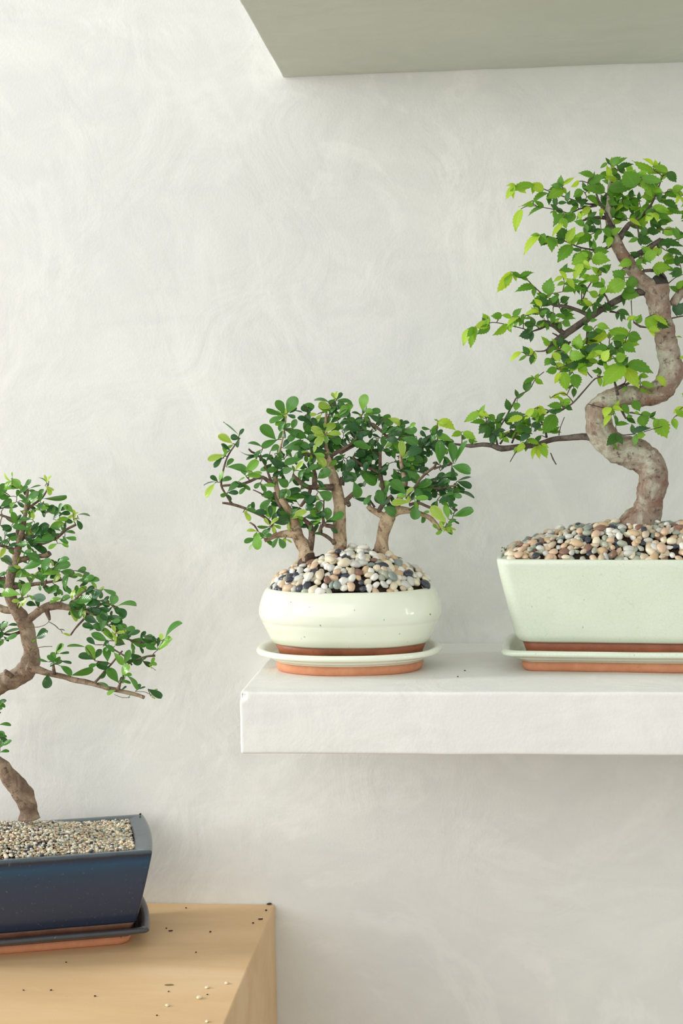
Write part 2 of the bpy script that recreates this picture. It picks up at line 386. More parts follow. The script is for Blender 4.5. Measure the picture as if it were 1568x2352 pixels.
def pebbles(root, zf, kind, p, a, b, T, spacing, size, palette, skip=None, limit=300, loose=()):
    pts = []; inside = lambda x, y: ((abs(x)/a)**p+(abs(y)/b)**p < 1) if kind == 'oval' else (abs(x) < a and abs(y) < b)
    cell = {}
    def clash(q, d):
        k = tuple(int(math.floor(c/d)) for c in q)
        return any((q-o).length < d for i in (-1, 0, 1) for j in (-1, 0, 1) for h in (-1, 0, 1) for o in cell.get((k[0]+i, k[1]+j, k[2]+h), ()))
    d = spacing*.70; sb = spacing*.36
    cand = []
    yy = -b
    while yy < b:
        xx = -a
        while xx < a:
            cand.append((xx+U(-.5, .5)*sb, yy+U(-.5, .5)*sb)); xx += sb
        yy += sb
    random.shuffle(cand)
    for x, y in cand:
        if not inside(x, y): continue
        q = Vector((x, y, zf(x, y)))
        if clash(q, d) or (skip and skip(T @ q)): continue
        cell.setdefault(tuple(int(math.floor(c/d)) for c in q), []).append(q)
        nx = (zf(x+.002, y)-zf(x-.002, y))/.004; ny = (zf(x, y+.002)-zf(x, y-.002))/.004
        nn = Vector((-nx, -ny, 1)).normalized(); nw = (T.to_3x3() @ nn).normalized()
        pts.append((T @ (q+nn*U(-.2, .35)*size), nw))
        if R() < .22: pts.append((T @ (q+nn*size*U(.7, .95)+Vector((U(-1, 1), U(-1, 1), 0))*size*.7), nw))
    def seen(q):
        v = CAM-q[0]; px = 784+FPX*(q[0]-CAM).dot(CR)/(q[0]-CAM).dot(CF)
        return q[1].dot(v.normalized())*1.0-(1 if px > 1580 or px < -15 else 0) - (q[0]-CAM).length*.6
    pts.sort(key=seen, reverse=True)
    names = [c for c, k in palette for _ in range(k)]
    JV, JF, JM, JMS = [], [], [], []
    for i, (q, nrm) in enumerate(pts):
        colour = random.choice(names); me = pebble_mesh(colour, random.randrange(5))
        s = size*U(.74, 1.28); rot = nrm.to_track_quat('Z', 'Y').to_matrix().to_4x4() @ Matrix.Rotation(U(0, 6.28), 4, 'Z') @ Matrix.Rotation(U(-.5, .5), 4, 'X')
        M = Matrix.Translation(q) @ rot @ Matrix.Diagonal((s*U(1.1, 1.5), s*U(.82, 1.05), s*U(.62, .85), 1))
        if i < limit: link('pebble', me, root, M)
        else:
            mm = me.materials[0]
            if mm not in JMS: JMS.append(mm)
            o = len(JV); JV += [M @ v.co for v in me.vertices]; JF += [tuple(o+t for t in f.vertices) for f in me.polygons]; JM += [JMS.index(mm)]*len(me.polygons)
    if JV: tag(part('pebbles', JV, JF, JMS, root, mi=JM), kind='stuff')

# ------------------------------------------------------------------ trunks, branches, leaves
def catmull(P, step):
    out = []
    n = len(P)
    for i in range(n-1):
        p0, p1, p2, p3 = P[max(i-1, 0)], P[i], P[i+1], P[min(i+2, n-1)]
        L = (p2[0]-p1[0]).length; k = max(2, int(L/step))
        for s in range(k):
            t = s/k; t2 = t*t; t3 = t2*t
            c = .5*((2*p1[0])+(-p0[0]+p2[0])*t+(2*p0[0]-5*p1[0]+4*p2[0]-p3[0])*t2+(-p0[0]+3*p1[0]-3*p2[0]+p3[0])*t3)
            out.append((c, p1[1]+(p2[1]-p1[1])*(t*t*(3-2*t))))
    out.append(P[-1]); return out
def tube(S, sides, rough=0, seed=0, freq=1):
    V = []; F = []; up = Vector((.1, 1, .05)); n = len(S)
    for i, (c, r) in enumerate(S):
        d = (S[min(i+1, n-1)][0]-S[max(i-1, 0)][0]).normalized()
        a = (up-d*up.dot(d)).normalized(); b = d.cross(a); up = a
        for k in range(sides):
            t = 2*math.pi*k/sides; v = a*math.cos(t)+b*math.sin(t); rr = r
            if rough:
                q = (c+v*r)
                rr *= 1+rough*(noise.noise(q*55*freq+Vector((seed, 0, 0)))*.9+noise.noise(q*170*freq+Vector((0, seed, 0)))*.55)
            V.append(c+v*rr)
    for i in range(n-1):
        for k in range(sides):
            j = (k+1) % sides; F.append((i*sides+k, i*sides+j, (i+1)*sides+j, (i+1)*sides+k))
    F.append(tuple(reversed(range(sides)))); F.append(tuple(range((n-1)*sides, n*sides)))
    return V, F
class Tree:
    def __init__(s, root, y0, bark, branch_bark, leafm, shape, size, extra=.4):
        s.root, s.y0, s.bark, s.bb, s.lm, s.shape, s.size = root, y0, bark, branch_bark, leafm, shape, size
        s.nodes = []; s.leaves = []; s.extra = extra
    def limb(s, name, spec, d0=0, d1=0, rough=.16, m=None):
        """spec: 'x,y,r ...' photo pixels of the axis; d0..d1: millimetres towards the viewer"""
        P = [tuple(float(q) for q in w.split(',')) for w in spec.split()]; W = []
        for i, (x, y, r) in enumerate(P):
            t = i/max(1, len(P)-1); Y = s.y0-(d0+(d1-d0)*t)*.001; p = ony(x, y, Y); W.append((p, r*pxs(p)))
        big = P[0][2] > 9
        S = catmull(W, .002 if big else .004); V, F = tube(S, 22 if big else 9 if P[0][2] > 3 else 6, rough, len(s.nodes)*.7)
        o = part(name, V, F, m or (s.bark if big else s.bb), s.root)
        for p, r in S[::2]:
            d = p-CAM; z = d.dot(CF); s.nodes.append((784+FPX*d.dot(CR)/z, 1176-FPX*d.dot(CU)/z, p, r))
        return o
    def tile(s, ox, oy, k, text):
        for e in text.replace('\n', ' ').split(';'):
            e = e.strip()
            if not e: continue
            q = e.split(','); t = q[4]; w = float(t[1:] or 5)/10
            s.leaves.append((ox+float(q[0])/k, oy+float(q[1])/k, ox+float(q[2])/k, oy+float(q[3])/k, t[0], w, True))
    def fill(s, *cl):
        for cx, cy, rx, ry, n, tones in cl:
            for _ in range(n):
                a = U(0, 6.283); r = math.sqrt(R()); x, y = cx+rx*r*math.cos(a), cy+ry*r*math.sin(a)
                b = math.atan2(y-cy, x-cx)+U(-1.3, 1.3); L = s.size*U(.75, 1.1)
                s.leaves.append((x, y, x+L*math.cos(b), y+L*math.sin(b)*.8, random.choice(tones), U(.35, .65), False))
    def grow(s, limit=300):
        kd = KDTree(len(s.nodes)*1+len(s.leaves)); pts = [(n[0], n[1], n[2], n[3]) for n in s.nodes]
        def near(x, y):
            return min(pts, key=lambda n: (n[0]-x)**2+(n[1]-y)**2)
        order = sorted(s.leaves, key=lambda l: min((n[0]-l[0])**2+(n[1]-l[1])**2 for n in s.nodes[::3]))
        made = []; TV, TF = [], []
        more = []
        for bx, by, tx, ty, tone, w, ex in order:
            if ex and R() < s.extra:
                n = near(bx, by); an = math.atan2(ty-by, tx-bx)+random.choice((-1, 1))*U(.6, 1.7); L = s.size*U(.6, .95); k = U(.2, .7)
                x, y = bx+(n[0]-bx)*k, by+(n[1]-by)*k
                more.append((x, y, x+L*math.cos(an), y+L*math.sin(an), {'y': 'g', 'g': 'm', 'm': 'd'}.get(tone, 'd') if R() < .6 else tone, U(.35, .6), False))
        order = order+more
        for lf in order:
            bx, by, tx, ty, tone, w, ex = lf
            k_ = 1.05 if s.shape == 'elm' else 1.0; tx, ty = bx+(tx-bx)*k_, by+(ty-by)*k_; w *= 1.04 if s.shape == 'elm' else .89
            n = near(bx, by); dist = math.hypot(n[0]-bx, n[1]-by)
            off = (U(.002, .016)+n[3]*(1 if dist < 30 else .2)) if ex else U(-.034, .022)
            off = max(-.03, min(off, .03)); Y = n[2].y-off*min(1, .35+dist/60)
            Y = min(Y, -.025)
            B = ony(bx, by, Y); m = pxs(B)
            L2 = math.hypot(tx-bx, ty-by)*m
            Tp = ony(tx, ty, Y+U(-.65, .4)*L2*(.8 if w > .25 else .4))
            if Tp.y > -.008: Tp = ony(tx, ty, -.008)
            X = Tp-B; L = X.length; X.normalize()
            view = (CAM-B).normalized(); N = (view-X*view.dot(X)).normalized()
            up = 1 if X.cross(N).z < 0 else -1
            W = L2*w
            if w < .42: tl = math.acos(max(.05, w/.5)); W = L2*.5
            else: tl = U(.1, .75); W = W/math.cos(tl)*.97
            if R() < .12: up = -up
            Q = Matrix.Rotation(0, 3, X)
            N1 = Matrix.Rotation(tl, 3, X) @ N; N2 = Matrix.Rotation(-tl, 3, X) @ N
            N = (N1 if N1.z > N2.z else N2) if up > 0 or R() < .7 else (N2 if N1.z > N2.z else N1)
            Yv = N.cross(X)
            M = Matrix(((X.x*L, Yv.x*W, N.x*L, B.x), (X.y*L, Yv.y*W, N.y*L, B.y), (X.z*L, Yv.z*W, N.z*L, B.z), (0, 0, 0, 1)))
            made.append((ex, L2/m, tx, leaf_mesh(s.shape, tone, random.randrange(4), s.lm), M))
            # twig from the nearest wood (or earlier twig) to this leaf
            if dist > 2:
                A = n[2]; mid = (A+B)/2+Vector((U(-1, 1), U(-1, 1), U(-.2, 1)))*(B-A).length*.10
                r = .00042+min(dist, 60)*.000009
                v, f = tube(catmull([(A, min(r*1.3, n[3])), (mid, r), (B, r*.75)], .004), 5)
                o = len(TV); TV += v; TF += [tuple(o+q for q in g) for g in f]
                md = mid-CAM; z = md.dot(CF)
                pts.append((784+FPX*md.dot(CR)/z, 1176-FPX*md.dot(CU)/z, mid, r)); pts.append((bx, by, B, r*.75))
        if TV: tag(part('twigs', TV, TF, M_TWIG, s.root), kind='stuff')
        made.sort(key=lambda q: (q[0], 0 < q[2] < 1568, q[1]), reverse=True)
        JV, JF, JM, JU, MS = [], [], [], [], []
        for i, (ex, sz, tx, me, M) in enumerate(made):
            if i < limit: link('leaf', me, s.root, M)
            else:
                mm = me.materials[0]
                if mm not in MS: MS.append(mm)
                o = len(JV); JV += [M @ v.co for v in me.vertices]; JF += [tuple(o+t for t in f.vertices) for f in me.polygons]
                JM += [MS.index(mm)]*len(me.polygons); JU += LUV[me.name]
        if JV: tag(part('foliage', JV, JF, MS, s.root, mi=JM, uvs=JU), kind='stuff')
LEAF = {}; LUV = {}
def leaf_mesh(shape, tone, var, lm):
    k = (shape, tone, var)
    if k in LEAF: return LEAF[k]
    n = 14 if shape == 'elm' else 9
    rs = random.Random(var*13+len(shape)); bend = (.10, .28, .42, -.08)[var]; fold = (.18, .30, .10, .22)[var]; twist = rs.uniform(-.25, .25)
    V = []; UV = []; F = []
    for i in range(n+1):
        u = i/n
        if shape == 'elm':
            h = .5*(math.sin(math.pi*min(1, u*1.02)**.82)**.8)*(1 if u < .55 else 1-.25*(u-.55))
            h *= 1 if i in (0, n) else (1.07 if i % 2 else .90)
            if u > .86: h *= .72
        else:
            u = (0, .12, .26, .42, .56, .68, .80, .90, .97, 1)[i]
            h = .5*math.sin(math.pi/2*u/.66)**1.15 if u < .66 else .5*math.sqrt(max(0, 1-((u-.66)/.345)**2))
            if i == 9: h = .07
        h = max(h, .015)
        z = bend*(u*(1-u)) - abs(bend)*.25*u*u; x = u if shape == 'elm' else u
        for v in (-1, -.5, 0, .5, 1) if shape != 'elm' else (-1, 0, 1):
            V.append((x-(.04 if shape == 'elm' and abs(v) == 1 and i % 2 == 0 and 0 < i < n else 0), v*h, z+abs(v)**1.3*h*fold*.5+v*twist*u*.25)); UV.append((u, v))
    c = 5 if shape != 'elm' else 3
    for i in range(n):
        for j in range(c-1): a = i*c+j; F.append((a, a+c, a+c+1, a+1))
    me = mesh('leaf_'+shape, V, F, lm[tone], uvs=UV); LEAF[k] = me; LUV[me.name] = UV
    return me

# ================================================================== right: chinese elm in the rectangular crackled pot
TB = TR(.172, -.172, 0, -5)
saucer('long rectangular celadon saucer under the crackled pot at the right end of the shelf', .170, -.168, ZS, -5, .1435, .071, 'rect', .014, M_CELC, M_TERRA)
elm = thing('potted_bonsai', (.172, -.172, ZS+.0128), 'elm bonsai with a twisting trunk and serrated leaves in the rectangular crackled celadon pot', 'bonsai')
z0 = ZS+.0128
V, F = loft([(z0, .1185, .041), (z0+.010, .1205, .0435), (z0+.0215, .1245, .0485)], 'rect', .012, TB, True, True, .0003); FV, FF = V, F
V, F = loft([(z0+.0205, .120, .044), (z0+.0200, .1260, .0500), (z0+.0218, .1285, .0520), (z0+.029, .1315, .0545), (z0+.06, .1395, .0590), (z0+.09, .1465, .0625), (z0+.103, .1490, .0640), (z0+.1085, .1497, .0645),
             (z0+.1102, .1485, .0635), (z0+.1104, .1455, .0610), (z0+.1085, .1430, .0585), (z0+.100, .1410, .0570), (z0+.085, .139, .056)], 'rect', .013, TB, True, True, .0006); pot_ = part('pot', V, F, M_CELC, elm); part('unglazed_foot', FV, FF, M_TERRAD, pot_)
RZ = z0+.110
def zb(x, y): return RZ-.0003+.034*max(0, 1-(abs(x)/.143)**2.1)**.8*max(0, 1-(abs(y)/.0575)**2.4)
V, F = mound_mesh(zb, 'rect', .01, .142, .0575, TB); part('soil', V, F, M_SOIL, elm)
pebbles(elm, zb, 'rect', 2, .1425, .0585, TB, .0078, .0040, (('sand', 6), ('cream', 5), ('tan', 4), ('grey_green', 5), ('white', 3), ('peach', 3), ('pale_grey', 4), ('brown', 3), ('slate', 2), ('moss_grey', 3)))
V, F = [], []
for i in range(60):
    c = ony(1167+random.gauss(0, 8), 1266+random.gauss(0, 5), -.125+U(-.012, .012)); s_ = U(.0006, .0014); o = len(V)
    V += [c+v*s_*(1+.5*noise.noise(v*2+c*900)) for v in IV0]; F += [tuple(o+t for t in f) for f in IF0]
tag(part('moss', V, F, m_plain('moss_green', (.10, .16, .04), .9, .4), elm), kind='stuff')
T = Tree(elm, -.168, BARK_E, BARK_EB, LM_E, 'elm', 30, .75)
T.limb('trunk', '1444,1262,50 1456,1228,50 1469,1202,43 1484,1174,34 1491,1140,30 1500,1108,32 1497,1075,34 1478,1050,36 1448,1040,35 1418,1029,31 1392,1012,30 1377,985,30 1374,950,29 1386,927,27 1412,913,25 1446,907,22 1478,907,24 1507,900,27 1530,880,29 1541,852,28 1537,822,25 1530,785,25 1521,745,24 1514,705,26 1508,672,30 1506,655,29', 0, 4, .24)
T.limb('trunk_leader', '1500,664,20 1478,650,19 1458,628,16 1440,600,16 1426,580,15 1414,555,14 1404,528,11 1397,495,8 1398,450,5 1400,410,3 1407,368,1.3', 4, 0)
T.limb('branch_stub', '1508,668,25 1514,652,22 1519,642,18 1521,639,12', 3, 6, .2, M_DEADW)
T.limb('branch', '1545,700,12 1556,682,11 1580,655,9 1615,620,6 1650,560,4 1670,500,2', 2, -6)
for s_, a_, b_ in (('1500,668,8.9 1462,672,8.6 1427,685,8 1387,707,8 1357,727,8 1326,748,7.5 1296,769,8 1272,788,7 1258,804,4 1255,811,2', 4, 10), ('1357,727,6 1330,714,4.5 1299,704,4 1272,702,3', 8, 12), ('1296,768,6 1269,747,5 1245,737,3.5', 9, 14), ('1262,745,3 1240,755,3 1222,761,1.5', 12, 14),
                   ('1262,798,2.5 1250,806,2 1232,807,1.4', 10, 11), ('1336,700,1.6 1335,675,1.5 1336,653,1', 9, 10), ('1338,688,2 1346,667,1.8 1362,642,1.5 1377,623,1', 9, 8), ('1242,673,1.8 1222,655,1.5 1208,640,1.4 1190,629,1.2 1171,624,1', 12, 16), ('1272,702,2.5 1255,690,2 1242,673,1.6', 12, 12),
                   ('1222,761,1.5 1190,752,1.3 1168,747,1.3 1140,741,1.2 1121,742,1.2 1094,750,1.1 1072,756,1', 14, 20), ('1372,470,3 1345,468,2.2 1330,464,1.8 1290,450,1.4 1255,437,1.2 1222,424,1 1190,424,1', 2, 14), ('1370,472,3 1330,480,2 1309,490,1.5 1282,483,1.3 1250,477,1.1 1215,472,1 1196,480,1', 2, 10),
                   ('1408,560,5 1380,575,3 1350,572,2 1325,566,1.6 1289,551,1.3 1255,543,1.2 1232,540,1', 2, 14), ('1446,592,7 1478,577,6.5 1498,563,6 1518,549,5', 2, 8), ('1518,549,2 1545,552,1.6 1568,545,1.4 1600,530,1', 6, 2), ('1420,550,8 1440,520,6 1450,512,4 1464,522,2.5 1466,545,1.5', 2, 12), ('1450,512,5 1480,490,4 1500,460,2.5 1523,400,1', 6, 8), ('1500,500,3 1501,540,2', 6, 8),
                   ('1404,520,6 1390,490,4 1374,460,2.5 1365,430,1.5', 6, 14), ('1395,500,5 1360,500,3 1330,510,2', 4, 12), ('1462,634,4 1480,622,4 1505,622,4 1520,628,3.5 1530,640,1.8', 0, 6), ('1538,732,2.5 1556,728,2 1590,722,1.5', 0, 0), ('1530,655,1.5 1550,638,1.2 1568,630,1', 0, 0),
                   ('1392,1014,9 1360,1006,8.6 1336,1003,8 1303,1006,7 1270,1009,6.5 1229,1022,6 1188,1026,6 1151,1030,7.5 1128,1023,5.5 1107,1021,5 1080,1024,5 1060,1022,3 1030,1018,2 1005,1014,1.4', 6, -46), ('1262,944,2.5 1282,945,3 1300,935,2.4 1316,925,2.2 1343,895,2 1366,870,1.8 1385,865,2', 0, 14), ('1255,1005,3 1250,980,3 1240,960,2.4 1262,944,2', -14, 0),
                   ('1142,1022,3 1140,996,2.5 1161,959,2.2 1178,928,2 1190,908,1.6 1215,895,1.4 1229,871,1.2 1249,854,1.2', -30, -20), ('1148,1020,2.6 1162,1000,2.2 1176,990,1.5', -30, -30), ('1175,1018,2.6 1188,990,2.2 1205,975,1.2', -26, -22), ('1132,1022,2.2 1130,1000,2 1124,990,1.5', -32, -30), ('1283,1000,1.4 1287,980,1.1 1296,958,.9', -12, -10), ('1188,1034,1.8 1180,1045,1.4 1171,1061,1', -24, -22),
                   ('1264,1040,1.2 1270,1055,1.8 1277,1067,1.6', -18, -16), ('1418,908,4 1413,885,3 1410,875,2.5', 20, 24), ('1412,897,3.2 1432,886,3 1452,876,2.5', 22, 26), ('1412,890,1.6 1434,880,1.8 1436,868,1.3 1427,855,1', 24, 26), ('1390,938,1.6 1366,932,1.4 1349,928,1', 24, 26), ('1416,999,1.4 1437,999,1.5 1456,997,1.4', 30, 32), ('1412,1000,1 1414,975,1 1408,950,1', 30, 32),
                   ('1425,935,5 1430,948,3 1437,962,1.6', 14, 10), ('1445,948,1.6 1470,952,1.3 1500,962,1.1 1520,975,1.1', 14, 12), ('1478,992,1 1500,985,.9 1520,980,.9', 26, 22), ('1449,690,1.5 1450,710,1.3 1451,725,1', 6, 10), ('1455,740,2 1470,750,3 1490,752,2', 18, 20), ('1388,805,2 1382,792,2 1376,785,1.2', 16, 18), ('1420,808,3 1418,800,2.6 1400,796,2 1400,768,1.5', 20, 22),
                   ('1350,752,4 1348,775,3 1346,790,2', 9, 12), ('1290,790,3 1285,775,2.5 1268,765,1.5', 9, 6), ('1400,700,3 1392,682,2.5 1384,672,2', 9, 12), ('1400,715,3 1415,718,2 1430,722,1', 9, 5), ('1272,812,1.5 1285,800,2 1310,785,2.5', 16, 10), ('1330,800,1.5 1340,820,1.5 1345,850,1.5 1360,868,1.5', 14, 14), ('1568,905,2 1590,930,1.5', 0, 0)):
    T.limb('branch', s_, a_, b_)
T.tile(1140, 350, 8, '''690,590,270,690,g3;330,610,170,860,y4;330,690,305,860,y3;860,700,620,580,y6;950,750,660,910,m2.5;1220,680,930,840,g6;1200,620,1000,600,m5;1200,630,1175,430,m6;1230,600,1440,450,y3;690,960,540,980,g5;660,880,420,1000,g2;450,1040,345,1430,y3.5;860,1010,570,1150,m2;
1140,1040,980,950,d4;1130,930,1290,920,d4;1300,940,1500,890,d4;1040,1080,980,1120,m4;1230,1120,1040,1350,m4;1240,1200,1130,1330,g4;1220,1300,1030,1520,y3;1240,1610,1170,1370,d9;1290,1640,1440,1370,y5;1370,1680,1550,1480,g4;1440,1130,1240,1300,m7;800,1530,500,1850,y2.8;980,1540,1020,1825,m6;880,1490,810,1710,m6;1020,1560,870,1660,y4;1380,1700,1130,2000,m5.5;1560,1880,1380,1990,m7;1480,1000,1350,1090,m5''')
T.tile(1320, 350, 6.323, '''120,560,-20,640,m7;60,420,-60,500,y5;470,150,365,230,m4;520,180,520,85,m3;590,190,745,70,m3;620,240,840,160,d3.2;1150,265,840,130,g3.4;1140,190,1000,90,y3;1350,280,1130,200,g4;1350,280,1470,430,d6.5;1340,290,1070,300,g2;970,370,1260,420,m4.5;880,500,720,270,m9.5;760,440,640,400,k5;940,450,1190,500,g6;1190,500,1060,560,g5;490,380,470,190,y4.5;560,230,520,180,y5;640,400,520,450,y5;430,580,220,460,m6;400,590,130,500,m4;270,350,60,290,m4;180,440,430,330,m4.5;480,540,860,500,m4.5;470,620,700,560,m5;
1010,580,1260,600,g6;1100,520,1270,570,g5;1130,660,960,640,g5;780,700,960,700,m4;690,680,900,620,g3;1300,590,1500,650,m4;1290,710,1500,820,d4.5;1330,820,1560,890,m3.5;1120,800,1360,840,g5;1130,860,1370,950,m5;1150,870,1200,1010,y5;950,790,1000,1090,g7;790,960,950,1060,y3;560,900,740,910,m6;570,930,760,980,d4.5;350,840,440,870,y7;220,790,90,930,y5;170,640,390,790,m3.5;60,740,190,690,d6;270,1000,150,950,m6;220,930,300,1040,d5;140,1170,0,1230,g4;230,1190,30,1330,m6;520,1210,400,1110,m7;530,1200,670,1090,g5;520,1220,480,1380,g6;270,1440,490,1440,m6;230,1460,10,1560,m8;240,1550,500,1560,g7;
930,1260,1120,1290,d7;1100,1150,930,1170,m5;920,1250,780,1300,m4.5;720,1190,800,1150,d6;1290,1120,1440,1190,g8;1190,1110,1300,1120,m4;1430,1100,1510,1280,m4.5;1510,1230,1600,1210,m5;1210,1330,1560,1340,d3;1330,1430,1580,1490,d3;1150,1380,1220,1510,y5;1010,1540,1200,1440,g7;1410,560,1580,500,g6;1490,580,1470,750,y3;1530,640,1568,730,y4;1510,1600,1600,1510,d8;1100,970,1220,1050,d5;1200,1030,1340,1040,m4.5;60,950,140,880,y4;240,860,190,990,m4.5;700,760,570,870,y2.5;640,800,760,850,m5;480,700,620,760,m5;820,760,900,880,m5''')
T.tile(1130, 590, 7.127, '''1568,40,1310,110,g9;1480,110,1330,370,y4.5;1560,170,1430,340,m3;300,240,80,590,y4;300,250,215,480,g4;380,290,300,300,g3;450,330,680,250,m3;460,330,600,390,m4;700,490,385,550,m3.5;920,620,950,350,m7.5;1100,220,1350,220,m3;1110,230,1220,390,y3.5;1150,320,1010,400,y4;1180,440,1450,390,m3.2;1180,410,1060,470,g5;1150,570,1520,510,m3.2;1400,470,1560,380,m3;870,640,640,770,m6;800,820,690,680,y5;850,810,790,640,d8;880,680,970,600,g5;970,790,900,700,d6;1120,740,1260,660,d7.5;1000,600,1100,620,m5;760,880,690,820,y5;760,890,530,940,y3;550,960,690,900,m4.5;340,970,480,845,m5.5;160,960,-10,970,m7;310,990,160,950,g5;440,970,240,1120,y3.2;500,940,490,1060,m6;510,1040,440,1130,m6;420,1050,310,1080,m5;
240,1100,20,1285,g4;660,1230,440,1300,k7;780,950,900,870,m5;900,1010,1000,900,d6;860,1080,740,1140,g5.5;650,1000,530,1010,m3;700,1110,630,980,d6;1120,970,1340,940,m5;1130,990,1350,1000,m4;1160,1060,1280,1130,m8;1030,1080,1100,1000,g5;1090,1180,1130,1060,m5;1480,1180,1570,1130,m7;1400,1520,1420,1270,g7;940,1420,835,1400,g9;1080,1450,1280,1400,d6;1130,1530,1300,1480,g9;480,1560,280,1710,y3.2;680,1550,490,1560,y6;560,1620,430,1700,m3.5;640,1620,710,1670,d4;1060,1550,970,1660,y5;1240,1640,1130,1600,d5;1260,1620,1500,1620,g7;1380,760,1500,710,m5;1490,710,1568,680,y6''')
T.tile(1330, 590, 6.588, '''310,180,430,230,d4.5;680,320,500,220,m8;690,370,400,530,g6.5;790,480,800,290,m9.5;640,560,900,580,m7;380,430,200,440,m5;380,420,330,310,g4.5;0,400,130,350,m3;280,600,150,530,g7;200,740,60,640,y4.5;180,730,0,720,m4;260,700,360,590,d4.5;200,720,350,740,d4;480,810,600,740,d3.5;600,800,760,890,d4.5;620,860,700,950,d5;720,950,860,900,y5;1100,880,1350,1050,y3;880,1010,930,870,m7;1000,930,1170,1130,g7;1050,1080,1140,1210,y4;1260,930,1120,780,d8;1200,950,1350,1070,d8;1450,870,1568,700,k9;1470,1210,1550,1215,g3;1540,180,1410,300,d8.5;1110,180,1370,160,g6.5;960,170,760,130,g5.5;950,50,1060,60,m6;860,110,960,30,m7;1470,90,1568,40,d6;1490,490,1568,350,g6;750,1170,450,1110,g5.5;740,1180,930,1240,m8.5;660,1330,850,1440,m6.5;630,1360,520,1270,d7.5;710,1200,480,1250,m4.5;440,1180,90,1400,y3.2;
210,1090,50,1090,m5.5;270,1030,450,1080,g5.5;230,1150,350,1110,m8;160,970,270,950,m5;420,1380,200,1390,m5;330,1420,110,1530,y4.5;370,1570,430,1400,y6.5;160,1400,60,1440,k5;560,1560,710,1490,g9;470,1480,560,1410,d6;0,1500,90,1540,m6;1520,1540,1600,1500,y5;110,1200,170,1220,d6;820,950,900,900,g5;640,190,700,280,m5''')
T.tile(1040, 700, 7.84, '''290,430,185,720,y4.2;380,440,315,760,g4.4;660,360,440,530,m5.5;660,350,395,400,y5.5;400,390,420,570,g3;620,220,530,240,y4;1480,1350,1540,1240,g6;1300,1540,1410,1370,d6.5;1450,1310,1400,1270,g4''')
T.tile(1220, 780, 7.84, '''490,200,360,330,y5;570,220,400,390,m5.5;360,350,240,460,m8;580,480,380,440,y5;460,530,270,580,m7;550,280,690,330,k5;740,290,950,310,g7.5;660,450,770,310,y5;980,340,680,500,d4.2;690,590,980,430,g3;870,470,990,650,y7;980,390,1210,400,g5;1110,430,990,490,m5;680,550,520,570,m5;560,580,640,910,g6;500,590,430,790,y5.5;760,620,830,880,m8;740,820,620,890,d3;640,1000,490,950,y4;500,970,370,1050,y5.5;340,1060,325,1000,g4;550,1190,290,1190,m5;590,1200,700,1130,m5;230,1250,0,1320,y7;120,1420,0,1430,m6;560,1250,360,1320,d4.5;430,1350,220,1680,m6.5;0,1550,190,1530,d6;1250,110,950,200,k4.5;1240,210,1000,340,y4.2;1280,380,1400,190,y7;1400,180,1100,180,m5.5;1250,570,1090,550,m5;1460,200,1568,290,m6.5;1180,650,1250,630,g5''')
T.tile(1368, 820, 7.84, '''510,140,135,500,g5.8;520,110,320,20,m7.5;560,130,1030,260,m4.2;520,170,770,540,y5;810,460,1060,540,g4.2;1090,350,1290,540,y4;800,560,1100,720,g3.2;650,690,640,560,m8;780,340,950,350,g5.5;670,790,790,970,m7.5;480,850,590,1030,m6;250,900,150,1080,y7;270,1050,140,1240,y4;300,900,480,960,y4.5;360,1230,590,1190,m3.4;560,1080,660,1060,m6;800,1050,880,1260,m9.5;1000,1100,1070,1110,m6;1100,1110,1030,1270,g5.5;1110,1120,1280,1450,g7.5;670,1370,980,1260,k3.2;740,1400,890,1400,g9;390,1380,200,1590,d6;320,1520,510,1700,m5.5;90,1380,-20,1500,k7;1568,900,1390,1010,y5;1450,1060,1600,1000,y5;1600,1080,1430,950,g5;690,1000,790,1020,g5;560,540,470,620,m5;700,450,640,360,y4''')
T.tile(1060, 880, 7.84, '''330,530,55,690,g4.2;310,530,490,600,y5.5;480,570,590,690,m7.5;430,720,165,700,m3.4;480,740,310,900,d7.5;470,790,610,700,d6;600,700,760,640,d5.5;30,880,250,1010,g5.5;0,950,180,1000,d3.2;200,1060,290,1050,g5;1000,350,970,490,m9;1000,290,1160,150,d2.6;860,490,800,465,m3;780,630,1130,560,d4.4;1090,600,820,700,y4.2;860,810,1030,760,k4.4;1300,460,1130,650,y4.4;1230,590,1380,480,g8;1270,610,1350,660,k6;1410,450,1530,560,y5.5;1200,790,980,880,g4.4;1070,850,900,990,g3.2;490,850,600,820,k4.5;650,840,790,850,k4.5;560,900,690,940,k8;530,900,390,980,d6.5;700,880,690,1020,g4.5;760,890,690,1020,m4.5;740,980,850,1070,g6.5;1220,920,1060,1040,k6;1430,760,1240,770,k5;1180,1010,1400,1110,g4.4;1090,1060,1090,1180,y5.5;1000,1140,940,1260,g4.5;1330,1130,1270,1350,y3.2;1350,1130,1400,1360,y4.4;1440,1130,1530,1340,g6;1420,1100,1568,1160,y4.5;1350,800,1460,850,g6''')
T.tile(760, 880, 4.612, '1130,400,1310,480,y5;1380,520,1280,560,g6;1130,400,1090,380,g4')
